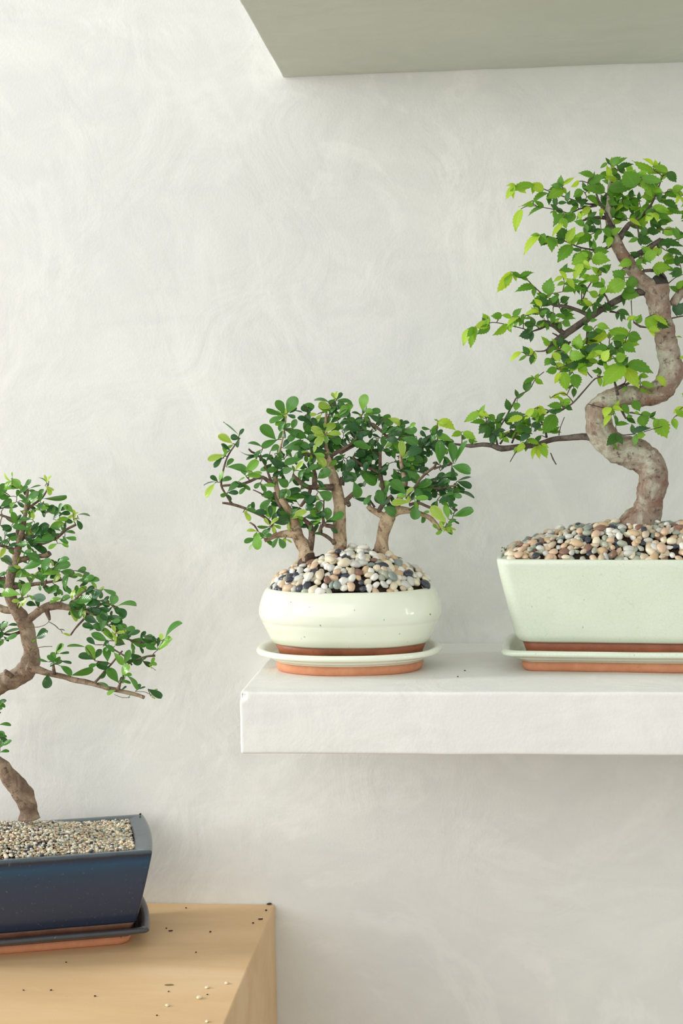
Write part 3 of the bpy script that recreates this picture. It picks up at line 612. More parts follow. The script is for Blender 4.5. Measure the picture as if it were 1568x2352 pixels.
T.fill((1440, 430, 80, 40, 24, 'mmdg'), (1400, 500, 65, 40, 33, 'dmmd'), (1470, 490, 60, 45, 30, 'dmgm'), (1500, 600, 50, 20, 12, 'mgd'), (1385, 640, 50, 30, 9, 'mg'), (1265, 715, 35, 25, 12, 'dmm'), (1310, 795, 50, 22, 10, 'dmg'), (1345, 830, 50, 22, 12, 'mgd'), (1160, 990, 45, 16, 10, 'dm'), (1235, 985, 35, 18, 12, 'dmg'), (1395, 785, 50, 22, 9, 'mg'),
       (1640, 480, 70, 80, 63, 'mgd'), (1660, 640, 70, 50, 39, 'mgd'), (1650, 780, 60, 50, 30, 'mg'), (1620, 930, 36, 30, 14, 'gy'))
T.grow()

# ================================================================== middle: three-trunk fukien tea grove in the oval pot
TM = TR(-.1440, -.179, 0, 0)
saucer('round-ended oval celadon saucer on bare terracotta under the small oval pot', -.1455, -.179, ZS, 0, .1025, .083, 'oval', 2.35, M_CEL, M_TERRA)
mid = thing('potted_bonsai', (-.144, -.179, ZS+.0128), 'bonsai grove of three short trunks in the small oval celadon pot', 'bonsai')
z0 = ZS+.0128
def arch(u, x, y): return z0+(.0085 if (abs(x-.006) < .026 and y < 0) else 0)
V, F = loft([(arch, .077, .049), (z0+.010, .0805, .054), (z0+.0190, .0845, .0610)], 'oval', 2.4, TM, True, True, .0002, 160); FV, FF = V, F
q = .0225
V, F = loft([(z0+.0183, .080, .058), (z0+.0180, .0852, .0623), (z0+.0200, .0876, .0653), (z0+.027, .0908, .0683), (z0+.036, .0950, .0725), (z0+.0415, .0975, .0750), (z0+.0430, .0978, .0753), (z0+.0442, .0990, .0765), (z0+.050, .1006, .0782), (z0+.056, .1004, .0780), (z0+.063, .0988, .0764),
             (z0+.070, .0962, .0738), (z0+.0755, .0935, .0711), (z0+.0782, .0905, .0681), (z0+.0785, .0885, .0661), (z0+.0770, .0865, .0641), (z0+.070, .0855, .063), (z0+.055, .085, .0625)], 'oval', 2.4, TM, True, True, .0007); pot_ = part('pot', V, F, M_CEL, mid); part('unglazed_foot', FV, FF, M_TERRAD, pot_)
RZ2 = z0+.0785
def zm(x, y):
    r2 = min(1, (abs(x)/.088)**2.1+(abs(y)/.066)**2.1)
    return RZ2-.0008+.036*(1-r2)**.75*(1+.12*math.cos(x*30-.5))
V, F = mound_mesh(zm, 'oval', 2.4, .0855, .0635, TM); part('soil', V, F, M_SOIL, mid)
sk1 = ony(718, 1296, -.185); sk3 = ony(873, 1282, -.165)
pebbles(mid, zm, 'oval', 2.4, .0846, .0650, TM, .0083, .0044, (('white', 7), ('cream', 5), ('sand', 3), ('tan', 3), ('peach', 2), ('slate', 4), ('grey_green', 2), ('moss_grey', 2), ('pale_grey', 4), ('brown', 1)),
        skip=lambda p: (abs(p.x-sk1.x) < .019 and p.y > -.198) or (abs(p.x-sk3.x) < .011 and -.19 < p.y))
V, F = [], []
for i in range(170):
    c = random.choice((sk1, sk1, sk3)); x = c.x+random.gauss(0, .009)+.144; y = -U(.150, .197)+.179
    if abs(x) > .08: continue
    s_ = U(.0012, .0028); o = len(V); cc = TM @ Vector((x, y, zm(x, y)-.0015+U(0, .0018)))
    V += [cc+v*s_*(1+.5*noise.noise(v*2+cc*900)) for v in IV0]; F += [tuple(o+t for t in f) for f in IF0]
tag(part('soil_crumbs', V, F, M_SOIL, mid), kind='stuff')
T = Tree(mid, -.178, BARK_M, BARK_MB, LM_C, 'obovate', 30, .9)
T.limb('trunk', '704,1312,22 704,1290,18 702,1262,17 693,1248,16 685,1236,14 678,1216,13.5 675,1198,12 667,1178,10 655,1160,8 640,1135,7 633,1112,6 633,1086,5 640,1045,3.5 647,1014,3 653,985,2.5 657,955,1.8', 6, 8, .2)
T.limb('root_flare', '706,1318,22 705,1302,20.5 704,1288,18.3 703,1270,16.6', 7, 6, .3, M_FLARE)
T.limb('root_flare', '876,1306,42 875,1292,33 874,1278,24 875,1262,18.4', -5, -6, .3, M_FLARE)
T.limb('root_flare', '781,1296,20 781,1284,17.5 781,1272,15.8', 0, 0, .25, M_FLARE)
T.limb('trunk', '781,1292,16 780,1272,15 781,1250,15 780,1227,15.5 779,1195,15 780,1162,13.5 776,1138,13 772,1118,13 766,1095,12 759,1076,9.5 753,1050,7 749,1020,5 748,975,3.5 750,935,2', 0, 4, .12)
T.limb('trunk', '873,1300,34 873,1286,24 874,1268,18 877,1240,15.5 881,1218,15.5 887,1200,16 893,1186,16 899,1176,13 908,1166,10 916,1150,8 921,1135,7 929,1112,7 926,1085,5 921,1060,4.5 920,1030,3', -6, 6, .22)
for s_, a_, b_ in (('711,1262,9 715,1240,8 716,1222,7 712,1207,6 700,1195,4.5 690,1188,3', 8, 14), ('680,1228,10 664,1226,9 649,1227,8 631,1231,6 618,1237,5 607,1242,4', 8, 14), ('632,1228,4 626,1208,4 607,1188,3.6 581,1175,3.4 555,1165,3.2 532,1158,3.4 510,1155,2.4', 10, 20), ('532,1157,3 520,1138,2.4 508,1115,2.6 511,1088,2.3 518,1060,2.2 526,1042,2 534,1030,2 545,1014,1.8 551,1006,1.6', 18, 24),
                   ('508,1116,3 530,1114,3.2 555,1112,4 575,1105,4 590,1098,4 603,1096,4.5 615,1104,5 627,1114,5', 22, 8), ('571,1031,2.2 578,1038,2.6 592,1045,2.6 607,1064,2.8 615,1085,2.8 622,1105,3.5', 18, 8), ('581,1125,1.5 600,1134,1.8 625,1150,2', 14, 8), ('573,1200,2 584,1207,2.2 592,1220,1.8', 16, 18), ('646,1165,3.5 636,1150,4 630,1130,4', 6, 8),
                   ('766,1120,8 745,1119,7 722,1119,6.5 708,1119,6 694,1111,6 683,1101,4.5 672,1092,4', 10, 18), ('722,1118,6 722,1105,6.5 722,1090,6 720,1078,4', 12, 12), ('712,1125,4.5 708,1138,4.5 700,1150,4 690,1163,3.5', 16, 22), ('783,1114,8 785,1104,6.5 786,1096,6', 4, 4), ('788,1155,7 798,1146,5.5 806,1138,5 813,1131,4', 2, 4), ('795,1150,6 800,1158,5.5 802,1162,4', 3, 5),
                   ('768,1248,6 760,1240,4.5 748,1231,4.5 736,1226,3.5 724,1225,2.5', 6, 12), ('770,1212,6 756,1208,5 745,1205,4.5 742,1190,3 743,1165,2 744,1142,1.5', 14, 20), ('740,1206,5 735,1215,4 733,1222,3', 16, 18), ('750,1050,5 735,1048,4.5 715,1046,5 700,1043,5 690,1041,4', 6, 18), ('748,1000,3 730,985,2.4 715,970,1.8 700,958,1.5', 4, 8), ('752,960,2 762,940,1.6 770,920,1.4', 4, 6),
                   ('886,1190,10 874,1182,8 862,1175,7.5 852,1170,6.5 845,1163,5.5', 0, 6), ('868,1176,5 878,1160,5.5 890,1147,4.5 899,1138,3.5', 4, 8), ('904,1176,12 918,1172,10 940,1173,7 955,1176,6 968,1181,5.5 980,1186,5.5 990,1192,5.5 1002,1206,5 1010,1216,4.5', 2, 12), ('900,1170,6 885,1145,5 878,1115,4.5 873,1080,4.5 872,1050,4 873,1030,3', 0, -4), ('873,1090,4.5 850,1075,4 825,1065,4 810,1050,3', -2, -8),
                   ('932,1145,2 943,1130,2.6 951,1120,3 966,1099,3.4 984,1082,3.6 998,1072,3.4 1001,1060,1.8', 12, 20), ('996,1077,3 1010,1072,2.6 1033,1067,3.2 1035,1063,2.5 1022,1052,1.8', 18, 24), ('838,958,2 845,968,3 860,978,3.4 873,988,3.2 885,1000,3 900,1012,3 915,1028,3', 8, 4), ('940,1160,4 960,1155,3.6 985,1165,3.5 1010,1172,3', 10, 20), ('990,1120,3 1010,1122,3 1035,1117,2.6 1054,1114,2.6', 6, 14), ('952,1125,3 970,1122,3 990,1120,3', 8, 8),
                   ('930,1085,4 950,1050,3.4 970,1025,3 985,1008,2', 4, 0), ('780,1040,5 800,1030,4 820,1020,3', 2, -8), ('753,1050,6 770,1040,5 790,1030,4 815,1010,3 838,962,2', 2, 8), ('860,1165,3 850,1150,2.4 845,1140,2', 4, 8), ('1040,1170,2 1046,1172,3.5 1050,1170,2.5', 14, 14), ('842,1262,1 845,1256,.9 840,1250,.6', 4, 6)):
    T.limb('branch', s_, a_, b_)
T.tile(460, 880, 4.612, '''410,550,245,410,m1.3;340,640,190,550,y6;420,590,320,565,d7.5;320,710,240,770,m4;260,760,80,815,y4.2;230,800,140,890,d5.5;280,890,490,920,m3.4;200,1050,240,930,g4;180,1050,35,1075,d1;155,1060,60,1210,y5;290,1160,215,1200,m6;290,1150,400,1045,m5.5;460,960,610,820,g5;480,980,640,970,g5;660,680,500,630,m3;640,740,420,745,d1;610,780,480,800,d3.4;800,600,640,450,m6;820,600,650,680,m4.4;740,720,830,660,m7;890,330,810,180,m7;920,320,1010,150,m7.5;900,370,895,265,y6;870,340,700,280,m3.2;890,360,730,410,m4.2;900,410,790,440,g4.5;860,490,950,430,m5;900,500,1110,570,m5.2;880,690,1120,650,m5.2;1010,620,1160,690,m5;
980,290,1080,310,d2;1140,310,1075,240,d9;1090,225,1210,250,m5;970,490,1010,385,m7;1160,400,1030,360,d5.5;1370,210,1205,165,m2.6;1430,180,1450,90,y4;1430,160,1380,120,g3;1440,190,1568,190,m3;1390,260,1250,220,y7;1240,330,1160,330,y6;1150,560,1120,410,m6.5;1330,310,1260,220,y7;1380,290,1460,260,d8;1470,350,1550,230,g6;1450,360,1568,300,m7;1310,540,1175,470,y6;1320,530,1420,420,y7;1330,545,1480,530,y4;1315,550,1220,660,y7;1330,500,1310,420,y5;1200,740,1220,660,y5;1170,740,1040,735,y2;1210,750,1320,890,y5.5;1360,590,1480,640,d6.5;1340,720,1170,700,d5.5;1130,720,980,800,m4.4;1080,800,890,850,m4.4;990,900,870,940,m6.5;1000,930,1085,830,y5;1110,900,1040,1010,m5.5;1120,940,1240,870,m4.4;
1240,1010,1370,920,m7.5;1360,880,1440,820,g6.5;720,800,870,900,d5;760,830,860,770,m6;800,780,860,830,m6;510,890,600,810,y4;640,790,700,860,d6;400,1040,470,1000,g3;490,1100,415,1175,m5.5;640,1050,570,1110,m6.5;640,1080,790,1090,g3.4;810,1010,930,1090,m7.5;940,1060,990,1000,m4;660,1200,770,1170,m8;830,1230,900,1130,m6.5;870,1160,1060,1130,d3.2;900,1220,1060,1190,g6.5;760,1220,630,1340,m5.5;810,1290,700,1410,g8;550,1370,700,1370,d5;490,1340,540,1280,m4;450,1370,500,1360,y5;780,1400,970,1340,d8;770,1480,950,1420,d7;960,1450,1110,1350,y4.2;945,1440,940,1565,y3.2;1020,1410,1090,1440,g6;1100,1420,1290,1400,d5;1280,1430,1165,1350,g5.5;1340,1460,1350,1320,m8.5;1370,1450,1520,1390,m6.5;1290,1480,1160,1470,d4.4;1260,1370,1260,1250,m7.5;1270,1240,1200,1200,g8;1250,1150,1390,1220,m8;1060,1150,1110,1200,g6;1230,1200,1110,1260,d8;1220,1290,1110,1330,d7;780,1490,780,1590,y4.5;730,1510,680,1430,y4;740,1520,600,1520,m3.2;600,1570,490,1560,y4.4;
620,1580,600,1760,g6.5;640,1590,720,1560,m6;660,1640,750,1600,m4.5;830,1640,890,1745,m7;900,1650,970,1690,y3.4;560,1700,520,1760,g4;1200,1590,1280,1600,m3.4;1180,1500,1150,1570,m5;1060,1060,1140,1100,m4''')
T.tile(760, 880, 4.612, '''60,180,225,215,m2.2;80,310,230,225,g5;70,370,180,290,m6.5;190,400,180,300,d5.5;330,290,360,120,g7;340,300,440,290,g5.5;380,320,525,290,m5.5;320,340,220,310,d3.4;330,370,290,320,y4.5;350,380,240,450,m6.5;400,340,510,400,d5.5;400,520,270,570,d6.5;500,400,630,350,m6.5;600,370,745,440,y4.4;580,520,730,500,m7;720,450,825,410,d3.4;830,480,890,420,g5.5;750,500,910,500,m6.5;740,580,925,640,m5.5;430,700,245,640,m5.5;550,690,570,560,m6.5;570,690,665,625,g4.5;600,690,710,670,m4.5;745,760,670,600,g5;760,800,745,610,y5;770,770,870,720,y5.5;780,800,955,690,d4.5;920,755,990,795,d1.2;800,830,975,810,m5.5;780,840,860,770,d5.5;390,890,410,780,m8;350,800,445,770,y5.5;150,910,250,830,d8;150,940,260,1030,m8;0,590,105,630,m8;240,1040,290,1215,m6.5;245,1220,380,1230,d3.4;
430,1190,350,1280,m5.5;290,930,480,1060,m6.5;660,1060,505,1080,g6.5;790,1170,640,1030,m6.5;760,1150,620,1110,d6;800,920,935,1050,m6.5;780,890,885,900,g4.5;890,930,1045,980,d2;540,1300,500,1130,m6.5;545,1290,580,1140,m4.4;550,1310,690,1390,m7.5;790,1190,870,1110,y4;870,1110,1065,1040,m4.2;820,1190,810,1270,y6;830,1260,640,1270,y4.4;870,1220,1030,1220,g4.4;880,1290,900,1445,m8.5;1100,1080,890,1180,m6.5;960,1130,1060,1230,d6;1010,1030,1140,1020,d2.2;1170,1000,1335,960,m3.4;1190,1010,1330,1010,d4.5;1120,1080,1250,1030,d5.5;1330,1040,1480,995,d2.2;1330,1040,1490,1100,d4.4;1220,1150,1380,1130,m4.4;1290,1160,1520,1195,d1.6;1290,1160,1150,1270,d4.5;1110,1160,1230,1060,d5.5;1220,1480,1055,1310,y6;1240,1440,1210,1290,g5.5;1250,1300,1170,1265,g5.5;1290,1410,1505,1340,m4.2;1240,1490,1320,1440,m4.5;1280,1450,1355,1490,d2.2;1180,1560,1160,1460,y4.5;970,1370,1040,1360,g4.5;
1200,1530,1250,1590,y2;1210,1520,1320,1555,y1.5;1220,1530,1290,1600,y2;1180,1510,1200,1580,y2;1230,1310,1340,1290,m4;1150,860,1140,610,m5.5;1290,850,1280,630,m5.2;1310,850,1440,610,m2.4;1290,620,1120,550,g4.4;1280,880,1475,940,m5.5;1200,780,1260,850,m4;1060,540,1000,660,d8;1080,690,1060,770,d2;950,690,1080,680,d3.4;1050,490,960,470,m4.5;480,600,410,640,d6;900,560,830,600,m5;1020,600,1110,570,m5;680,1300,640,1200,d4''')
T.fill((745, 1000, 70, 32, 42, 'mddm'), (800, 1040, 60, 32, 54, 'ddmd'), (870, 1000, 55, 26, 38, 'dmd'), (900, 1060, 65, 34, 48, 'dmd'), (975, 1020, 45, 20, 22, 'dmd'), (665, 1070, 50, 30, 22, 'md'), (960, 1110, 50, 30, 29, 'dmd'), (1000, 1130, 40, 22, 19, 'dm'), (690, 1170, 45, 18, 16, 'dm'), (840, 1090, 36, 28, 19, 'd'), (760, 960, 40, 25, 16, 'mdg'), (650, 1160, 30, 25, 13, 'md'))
T.grow()

# ================================================================== left: fukien tea in the navy pot on the cabinet
NX, NY, ND = -.5475, -.1475, 16.5
TN = TR(NX, NY, 0, ND)
saucer('dark glazed rectangular saucer on the cabinet under the navy pot', NX, NY, ZC, ND, .1535, .0665, 'rect', .005, M_NAVYS, M_TERRA)
lef = thing('potted_bonsai', (NX, NY, ZC+.0128), 'bonsai with arching trunk and small dark leaves in the navy blue rectangular pot', 'bonsai')
z0 = ZC+.0128
V, F = loft([(z0, .131, .043), (z0+.008, .134, .047), (z0+.0185, .1385, .0545)], 'rect', .003, TN, True, True, .0002); FV, FF = V, F
V, F = loft([(z0+.0178, .130, .046), (z0+.0173, .1385, .0545), (z0+.0192, .1400, .0562), (z0+.04, .1450, .0635), (z0+.07, .1515, .0725), (z0+.095, .1565, .0795), (z0+.1035, .1580, .0812), (z0+.1060, .1578, .0810), (z0+.1070, .1555, .0790),
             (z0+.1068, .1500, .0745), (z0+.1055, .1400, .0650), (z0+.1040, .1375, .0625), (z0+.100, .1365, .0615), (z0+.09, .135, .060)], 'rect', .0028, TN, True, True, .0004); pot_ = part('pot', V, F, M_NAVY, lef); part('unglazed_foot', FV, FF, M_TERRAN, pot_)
RZ3 = z0+.105
tb = TN.inverted() @ ony(62, 1862, -.14)
def zn(x, y):
    e = max(0, 1-((x-tb.x+.03)/.115)**2)*max(0, 1-(y/.064)**2)
    edge = 0*min(1, max(0, min(.138-abs(x), .063-abs(y)))/.012)
    return RZ3-.0006+.0035*edge+.020*e
V, F = mound_mesh(zn, 'rect', .004, .138, .0630, TN, .0006); part('soil', V, F, M_SOIL, lef)
GP = [('sand', 8), ('cream', 8), ('pale_grey', 5), ('tan', 4), ('grey_green', 2), ('brown', 2), ('white', 2), ('moss_grey', 2), ('slate', 2)]
gn = [c for c, k in GP for _ in range(k)]; GMS = [PEB_M[c] for c, k in GP]; gidx = {c: i for i, (c, k) in enumerate(GP)}
V, F, MI = [], [], []
yy = -.0638
while yy < .0638:
    xx = -.1405
    while xx < .1405:
        x, y = xx+U(-1, 1)*.0012, yy+U(-1, 1)*.0012
        for lay in range(2 if R() < .5 else 1):
            s_ = U(.0011, .0022); o = len(V); c = TN @ Vector((x, y, zn(x, y)+lay*.0018+U(-.0004, .0008)-.0006)); sc = Vector((U(.85, 1.5), U(.8, 1.3), U(.7, 1.05)))*s_
            V += [c+Vector((v.x*sc.x, v.y*sc.y, v.z*sc.z)) for v in IV0]; F += [tuple(o+t for t in f) for f in IF0]; MI += [gidx[random.choice(gn)]]*20
            x += U(-.001, .001); y += U(-.001, .001)
        xx += .0029
    yy += .0027
tag(part('gravel', V, F, GMS, lef, mi=MI), kind='stuff')
T = Tree(lef, -.140, BARK_L, BARK_MB, LM_C, 'obovate', 26, .55)
T.limb('trunk', '68,1880,26 66,1862,20 62,1845,22 56,1828,23 42,1808,22 26,1788,20 12,1771,17 0,1755,15 -30,1738,17 -62,1712,18 -76,1680,19 -70,1645,19 -48,1612,20 -20,1586,21 5,1570,22 32,1556,22 55,1541,23 68,1522,22 72,1500,18 68,1478,17 64,1458,17 58,1438,17 52,1422,17 40,1404,16 31,1388,14 24,1370,13 22,1345,11 28,1310,10 38,1275,9 46,1240,8 52,1210,6 57,1185,5 61,1150,4 63,1125,3', 0, 6, .22)
for s_, a_, b_ in (('40,1400,11 20,1402,9 4,1398,8 -20,1385,7 -60,1370,5 -90,1350,3', 4, 0), ('62,1425,10 82,1410,9 98,1398,9 115,1392,10 135,1391,9 150,1394,7 168,1398,5.5 190,1402,5 213,1408,5 235,1414,4.5 252,1418,3.5', 6, 22), ('104,1393,8 108,1405,6 112,1416,5 114,1424,3', 8, 14), ('200,1410,3.4 194,1420,2.6 180,1435,2.4 170,1447,2 162,1459,2.2', 20, 24),
                   ('66,1530,15 80,1536,11 95,1541,9 123,1549,7 145,1554,6 168,1561,6.5 190,1565,6 215,1571,6 244,1580,5 269,1585,5.5 285,1589,4.6 303,1593,4.4 318,1597,4.2 331,1602,4.4', 10, 30), ('124,1548,5 123,1535,3.5 122,1520,2', 18, 22), ('217,1568,3 228,1557,3.2 241,1541,2.6 255,1526,2.4 264,1515,2.2 281,1495,2', 26, 26), ('271,1583,5 276,1570,2.4 283,1555,2 290,1535,2 297,1523,2.2 331,1509,2.4 356,1506,3', 30, 34),
                   ('303,1528,2 290,1510,2 275,1500,2 255,1488,2', 30, 28), ('252,1418,3 262,1440,2.6 275,1460,2.4 300,1470,2 340,1478,1.6 365,1476,1.4', 22, 34), ('160,1397,4 175,1375,3 190,1360,2.2 215,1352,1.6', 14, 18), ('213,1408,4 228,1390,3 245,1385,2.2 262,1392,1.8', 20, 24), ('25,1350,7 60,1345,5 90,1340,4 125,1335,3 150,1330,2', 4, 16), ('34,1290,7 60,1282,6 85,1278,5.5 105,1276,6 114,1270,6', 2, 6),
                   ('50,1225,5 75,1245,5 100,1247,4.5 118,1240,4 132,1234,3.6 150,1218,3 168,1208,3 174,1206,2.4', 2, 14), ('46,1245,5 40,1220,4.5 50,1200,5 60,1180,4', 6, 8), ('57,1175,4 75,1160,3 95,1145,2.4 108,1125,1.8 112,1105,1', 2, 6), ('60,1135,5 52,1122,4 42,1110,2 30,1102,1', 2, 8), ('40,1265,5 10,1255,4 -20,1245,3.4 -50,1235,2.6', 2, -4), ('50,1210,4 20,1190,3 -10,1180,2.4 -50,1170,2', 2, -4),
                   ('30,1330,6 0,1330,5 -30,1325,4 -60,1320,3', 4, 0), ('100,1350,3 106,1335,2.6 100,1320,2', 14, 18), ('-60,1640,5 -45,1655,3 -20,1672,2 0,1690,1.6 4,1715,1.4', 8, 10), ('46,1452,4 25,1458,3 5,1455,2.4 -15,1450,2', 4, 10), ('50,1440,.8 90,1440,.9 108,1432,.9 113,1425,.8', 20, 20), ('55,1505,.8 90,1487,.9 120,1485,.8', 22, 22), ('30,1555,5 16,1545,6 12,1540,4', 16, 20), ('330,1519,.7 345,1530,.7 358,1540,.6', 34, 34), ('262,1595,.7 280,1602,.7 298,1602,.6', 34, 34), ('310,1588,.7 335,1590,.7 352,1600,.6', 34, 34)):
    T.limb('branch', s_, a_, b_)
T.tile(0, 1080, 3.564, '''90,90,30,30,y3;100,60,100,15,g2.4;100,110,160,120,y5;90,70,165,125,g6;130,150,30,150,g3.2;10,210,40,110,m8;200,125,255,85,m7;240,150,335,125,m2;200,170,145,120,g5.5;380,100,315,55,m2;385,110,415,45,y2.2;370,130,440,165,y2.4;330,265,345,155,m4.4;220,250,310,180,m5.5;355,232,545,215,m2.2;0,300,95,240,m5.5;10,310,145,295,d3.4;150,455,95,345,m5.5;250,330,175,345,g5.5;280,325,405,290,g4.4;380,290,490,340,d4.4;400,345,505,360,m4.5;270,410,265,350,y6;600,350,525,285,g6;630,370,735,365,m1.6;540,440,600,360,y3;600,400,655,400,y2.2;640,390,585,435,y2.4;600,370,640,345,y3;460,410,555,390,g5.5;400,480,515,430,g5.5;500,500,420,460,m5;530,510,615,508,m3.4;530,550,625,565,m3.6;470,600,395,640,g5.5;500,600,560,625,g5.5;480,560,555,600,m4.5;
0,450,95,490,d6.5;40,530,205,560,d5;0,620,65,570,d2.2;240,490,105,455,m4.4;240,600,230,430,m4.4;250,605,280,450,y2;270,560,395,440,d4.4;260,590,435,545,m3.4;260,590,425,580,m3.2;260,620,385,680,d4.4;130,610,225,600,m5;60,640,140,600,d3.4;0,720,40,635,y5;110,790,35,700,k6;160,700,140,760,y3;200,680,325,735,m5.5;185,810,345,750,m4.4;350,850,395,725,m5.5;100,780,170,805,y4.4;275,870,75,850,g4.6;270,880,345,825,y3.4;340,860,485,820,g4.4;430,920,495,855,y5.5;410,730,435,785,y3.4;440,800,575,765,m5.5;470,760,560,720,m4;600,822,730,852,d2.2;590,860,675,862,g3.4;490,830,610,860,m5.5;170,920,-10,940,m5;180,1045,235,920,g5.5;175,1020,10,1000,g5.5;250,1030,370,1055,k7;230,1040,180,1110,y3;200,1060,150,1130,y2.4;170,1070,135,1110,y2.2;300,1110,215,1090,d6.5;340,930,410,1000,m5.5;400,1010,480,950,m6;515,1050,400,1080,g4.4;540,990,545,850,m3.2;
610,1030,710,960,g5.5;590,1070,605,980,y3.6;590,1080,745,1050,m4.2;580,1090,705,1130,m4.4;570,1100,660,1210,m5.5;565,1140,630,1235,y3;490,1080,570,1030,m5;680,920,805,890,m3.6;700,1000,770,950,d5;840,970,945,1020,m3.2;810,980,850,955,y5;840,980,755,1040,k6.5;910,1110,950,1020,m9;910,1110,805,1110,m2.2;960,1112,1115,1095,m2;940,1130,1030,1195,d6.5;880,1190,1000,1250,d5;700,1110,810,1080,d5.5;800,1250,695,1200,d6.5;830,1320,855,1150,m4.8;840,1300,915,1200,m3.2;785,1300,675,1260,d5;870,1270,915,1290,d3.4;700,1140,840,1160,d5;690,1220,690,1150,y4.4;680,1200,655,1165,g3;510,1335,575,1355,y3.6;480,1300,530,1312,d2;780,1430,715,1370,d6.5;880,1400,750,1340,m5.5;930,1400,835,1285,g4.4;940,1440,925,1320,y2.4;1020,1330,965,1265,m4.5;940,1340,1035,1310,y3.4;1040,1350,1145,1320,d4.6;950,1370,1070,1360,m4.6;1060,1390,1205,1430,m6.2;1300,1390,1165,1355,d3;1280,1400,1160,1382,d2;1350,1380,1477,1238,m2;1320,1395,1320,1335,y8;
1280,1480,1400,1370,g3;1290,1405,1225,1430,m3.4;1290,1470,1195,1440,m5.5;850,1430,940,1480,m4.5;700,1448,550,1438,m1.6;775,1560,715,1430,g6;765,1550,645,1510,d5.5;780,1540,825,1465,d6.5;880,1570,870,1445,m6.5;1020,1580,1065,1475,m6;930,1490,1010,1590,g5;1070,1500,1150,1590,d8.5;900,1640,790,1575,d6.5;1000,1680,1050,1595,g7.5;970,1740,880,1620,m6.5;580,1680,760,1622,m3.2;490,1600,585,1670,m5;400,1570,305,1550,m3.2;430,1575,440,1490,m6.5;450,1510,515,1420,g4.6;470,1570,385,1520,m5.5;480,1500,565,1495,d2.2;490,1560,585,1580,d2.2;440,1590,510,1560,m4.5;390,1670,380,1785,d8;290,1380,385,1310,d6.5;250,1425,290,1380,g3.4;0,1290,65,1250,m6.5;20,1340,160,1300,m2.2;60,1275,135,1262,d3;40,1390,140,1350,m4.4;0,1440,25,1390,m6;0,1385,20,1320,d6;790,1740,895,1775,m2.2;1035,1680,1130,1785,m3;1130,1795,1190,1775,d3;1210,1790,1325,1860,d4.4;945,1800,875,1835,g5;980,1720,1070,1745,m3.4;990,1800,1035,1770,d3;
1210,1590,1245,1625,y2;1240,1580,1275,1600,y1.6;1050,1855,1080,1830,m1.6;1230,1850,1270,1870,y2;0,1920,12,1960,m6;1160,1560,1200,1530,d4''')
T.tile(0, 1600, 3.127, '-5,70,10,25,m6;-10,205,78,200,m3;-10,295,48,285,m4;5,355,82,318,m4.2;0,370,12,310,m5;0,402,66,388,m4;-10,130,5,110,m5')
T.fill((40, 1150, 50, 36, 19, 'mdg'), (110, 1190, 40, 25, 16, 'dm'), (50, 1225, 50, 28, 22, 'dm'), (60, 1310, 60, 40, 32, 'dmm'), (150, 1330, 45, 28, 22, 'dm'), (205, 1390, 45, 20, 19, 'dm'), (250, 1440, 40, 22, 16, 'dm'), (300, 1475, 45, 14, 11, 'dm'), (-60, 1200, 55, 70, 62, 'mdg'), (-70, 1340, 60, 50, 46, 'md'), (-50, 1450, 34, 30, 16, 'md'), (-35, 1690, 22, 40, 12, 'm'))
T.grow()

# ================================================================== crumbs, slivers and chips
def bit(name, x, y, Z, s, m, label, cat, group=None, st=1.0, ang=0.0):
    p = onz(x, y, Z); k = pxs(p); sx = s*k*.5*st; sy = s*k*.62; sz = s*k*.28
    V = []
    for v in IV1:
        d = 1+.45*noise.noise(v*1.6+p*50); V.append(Vector((v.x*sx*d, v.y*sy*d, v.z*sz*d)))
    Rm = Matrix.Rotation(math.radians(ang), 3, 'Z'); V = [Rm @ v for v in V]; lo = min(v.z for v in V)
    V = [v+p-Vector((0, 0, lo)) for v in V]
    return tag(solo(name, V, IF1, m, p, smooth=False), label, cat, group)
for x, y, s, lb in ((475, 2270, 9, 'pale chip on the cabinet top, beside a whitish smear'), (520, 2260, 9, 'pale chip on the cabinet top, nearest to its right edge'),
                    (457, 2294, 11, 'largest pale chip on the cabinet top'), (384, 2311, 9, 'flat pale chip on the cabinet top, farthest from its right edge'), (475, 2348, 9, 'pale chip at the very bottom edge of the picture')):
    bit('wood_chip', x, y, ZC, s, M_CHIP, lb, 'chip', 'pale chips on the cabinet top', 1.1, U(0, 90))
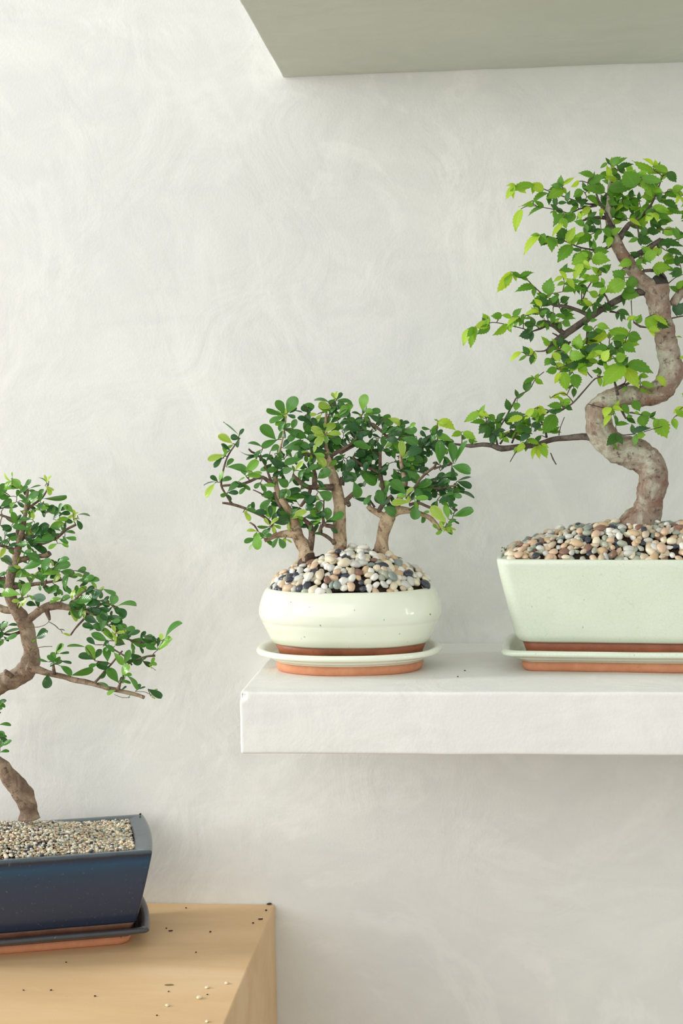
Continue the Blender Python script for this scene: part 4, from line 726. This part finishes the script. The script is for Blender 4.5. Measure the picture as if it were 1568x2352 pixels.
bit('bark_sliver', 392, 2139, ZC, 4.5, M_CRUMB, 'short dark sliver on the shaded cabinet top beside the saucer', 'sliver', None, 2.4, 20)
bit('bark_sliver', 598, 2112, ZC, 4.5, M_CRUMB, 'thin dark sliver near the right edge of the cabinet top', 'sliver', None, 2.8, 18)
bit('bark_sliver', 388, 2263, ZC, 4.5, M_SLIVER, 'curved olive brown sliver on the sunlit cabinet top', 'sliver', None, 4.6, 8)
bit('bark_sliver', 618, 2078, ZC, 7, M_CRUMB, 'black flake at the back right corner of the cabinet', 'sliver', None, 1.6, 0)
for x, y, s, lb in ((483, 2141, 5, 'tiny reddish soil crumb in the middle of the shaded cabinet top'), (611, 2092, 5, 'tiny dark crumb just in front of the black flake at the back corner'),
                    (581, 2121, 5, 'tiny dark crumb left of the thin sliver by the right cabinet edge'), (427, 2086, 4, 'tiny dark crumb close to the wall at the back of the cabinet top'),
                    (152, 2211, 4, 'tiny dark crumb just in front of the dark saucer'), (117, 2275, 5, 'tiny dark crumb on the lit cabinet top, second from the left edge'),
                    (218, 2289, 5, 'tiny dark crumb on the lit cabinet top midway between left edge and pale chips'), (387, 2278, 4, 'tiny dark crumb just below the curved olive sliver'),
                    (450, 2188, 4, 'tiny dark crumb at the border of shade and light on the cabinet'), (54, 2275, 4, 'tiny dark crumb on the lit cabinet top, leftmost of all'),
                    (382, 2133, 4, 'tiny dark crumb beside the short sliver next to the dark saucer'), (360, 2333, 4, 'tiny dark crumb at the bottom, left of the flat pale chip'), (476, 2285, 4, 'tiny dark crumb beside the largest pale chip')):
    bit('soil_crumb', x, y, ZC, s, M_CRUMB, lb, 'crumb', 'soil crumbs on the cabinet')
bit('soil_crumb', 322, 1872, ZC+.0128+.1076, 8, M_CRUMB, 'black flake on the back right corner of the navy pot rim', 'crumb', None, .7, 0)
for x, y, s, lb in ((1067, 1541, 4, 'black speck on the white shelf between the two saucers, the farther one'), (1051, 1555, 4, 'black speck on the white shelf between the two saucers, the nearer one')):
    bit('soil_crumb', x, y, ZS, s, M_CRUMB, lb, 'crumb')
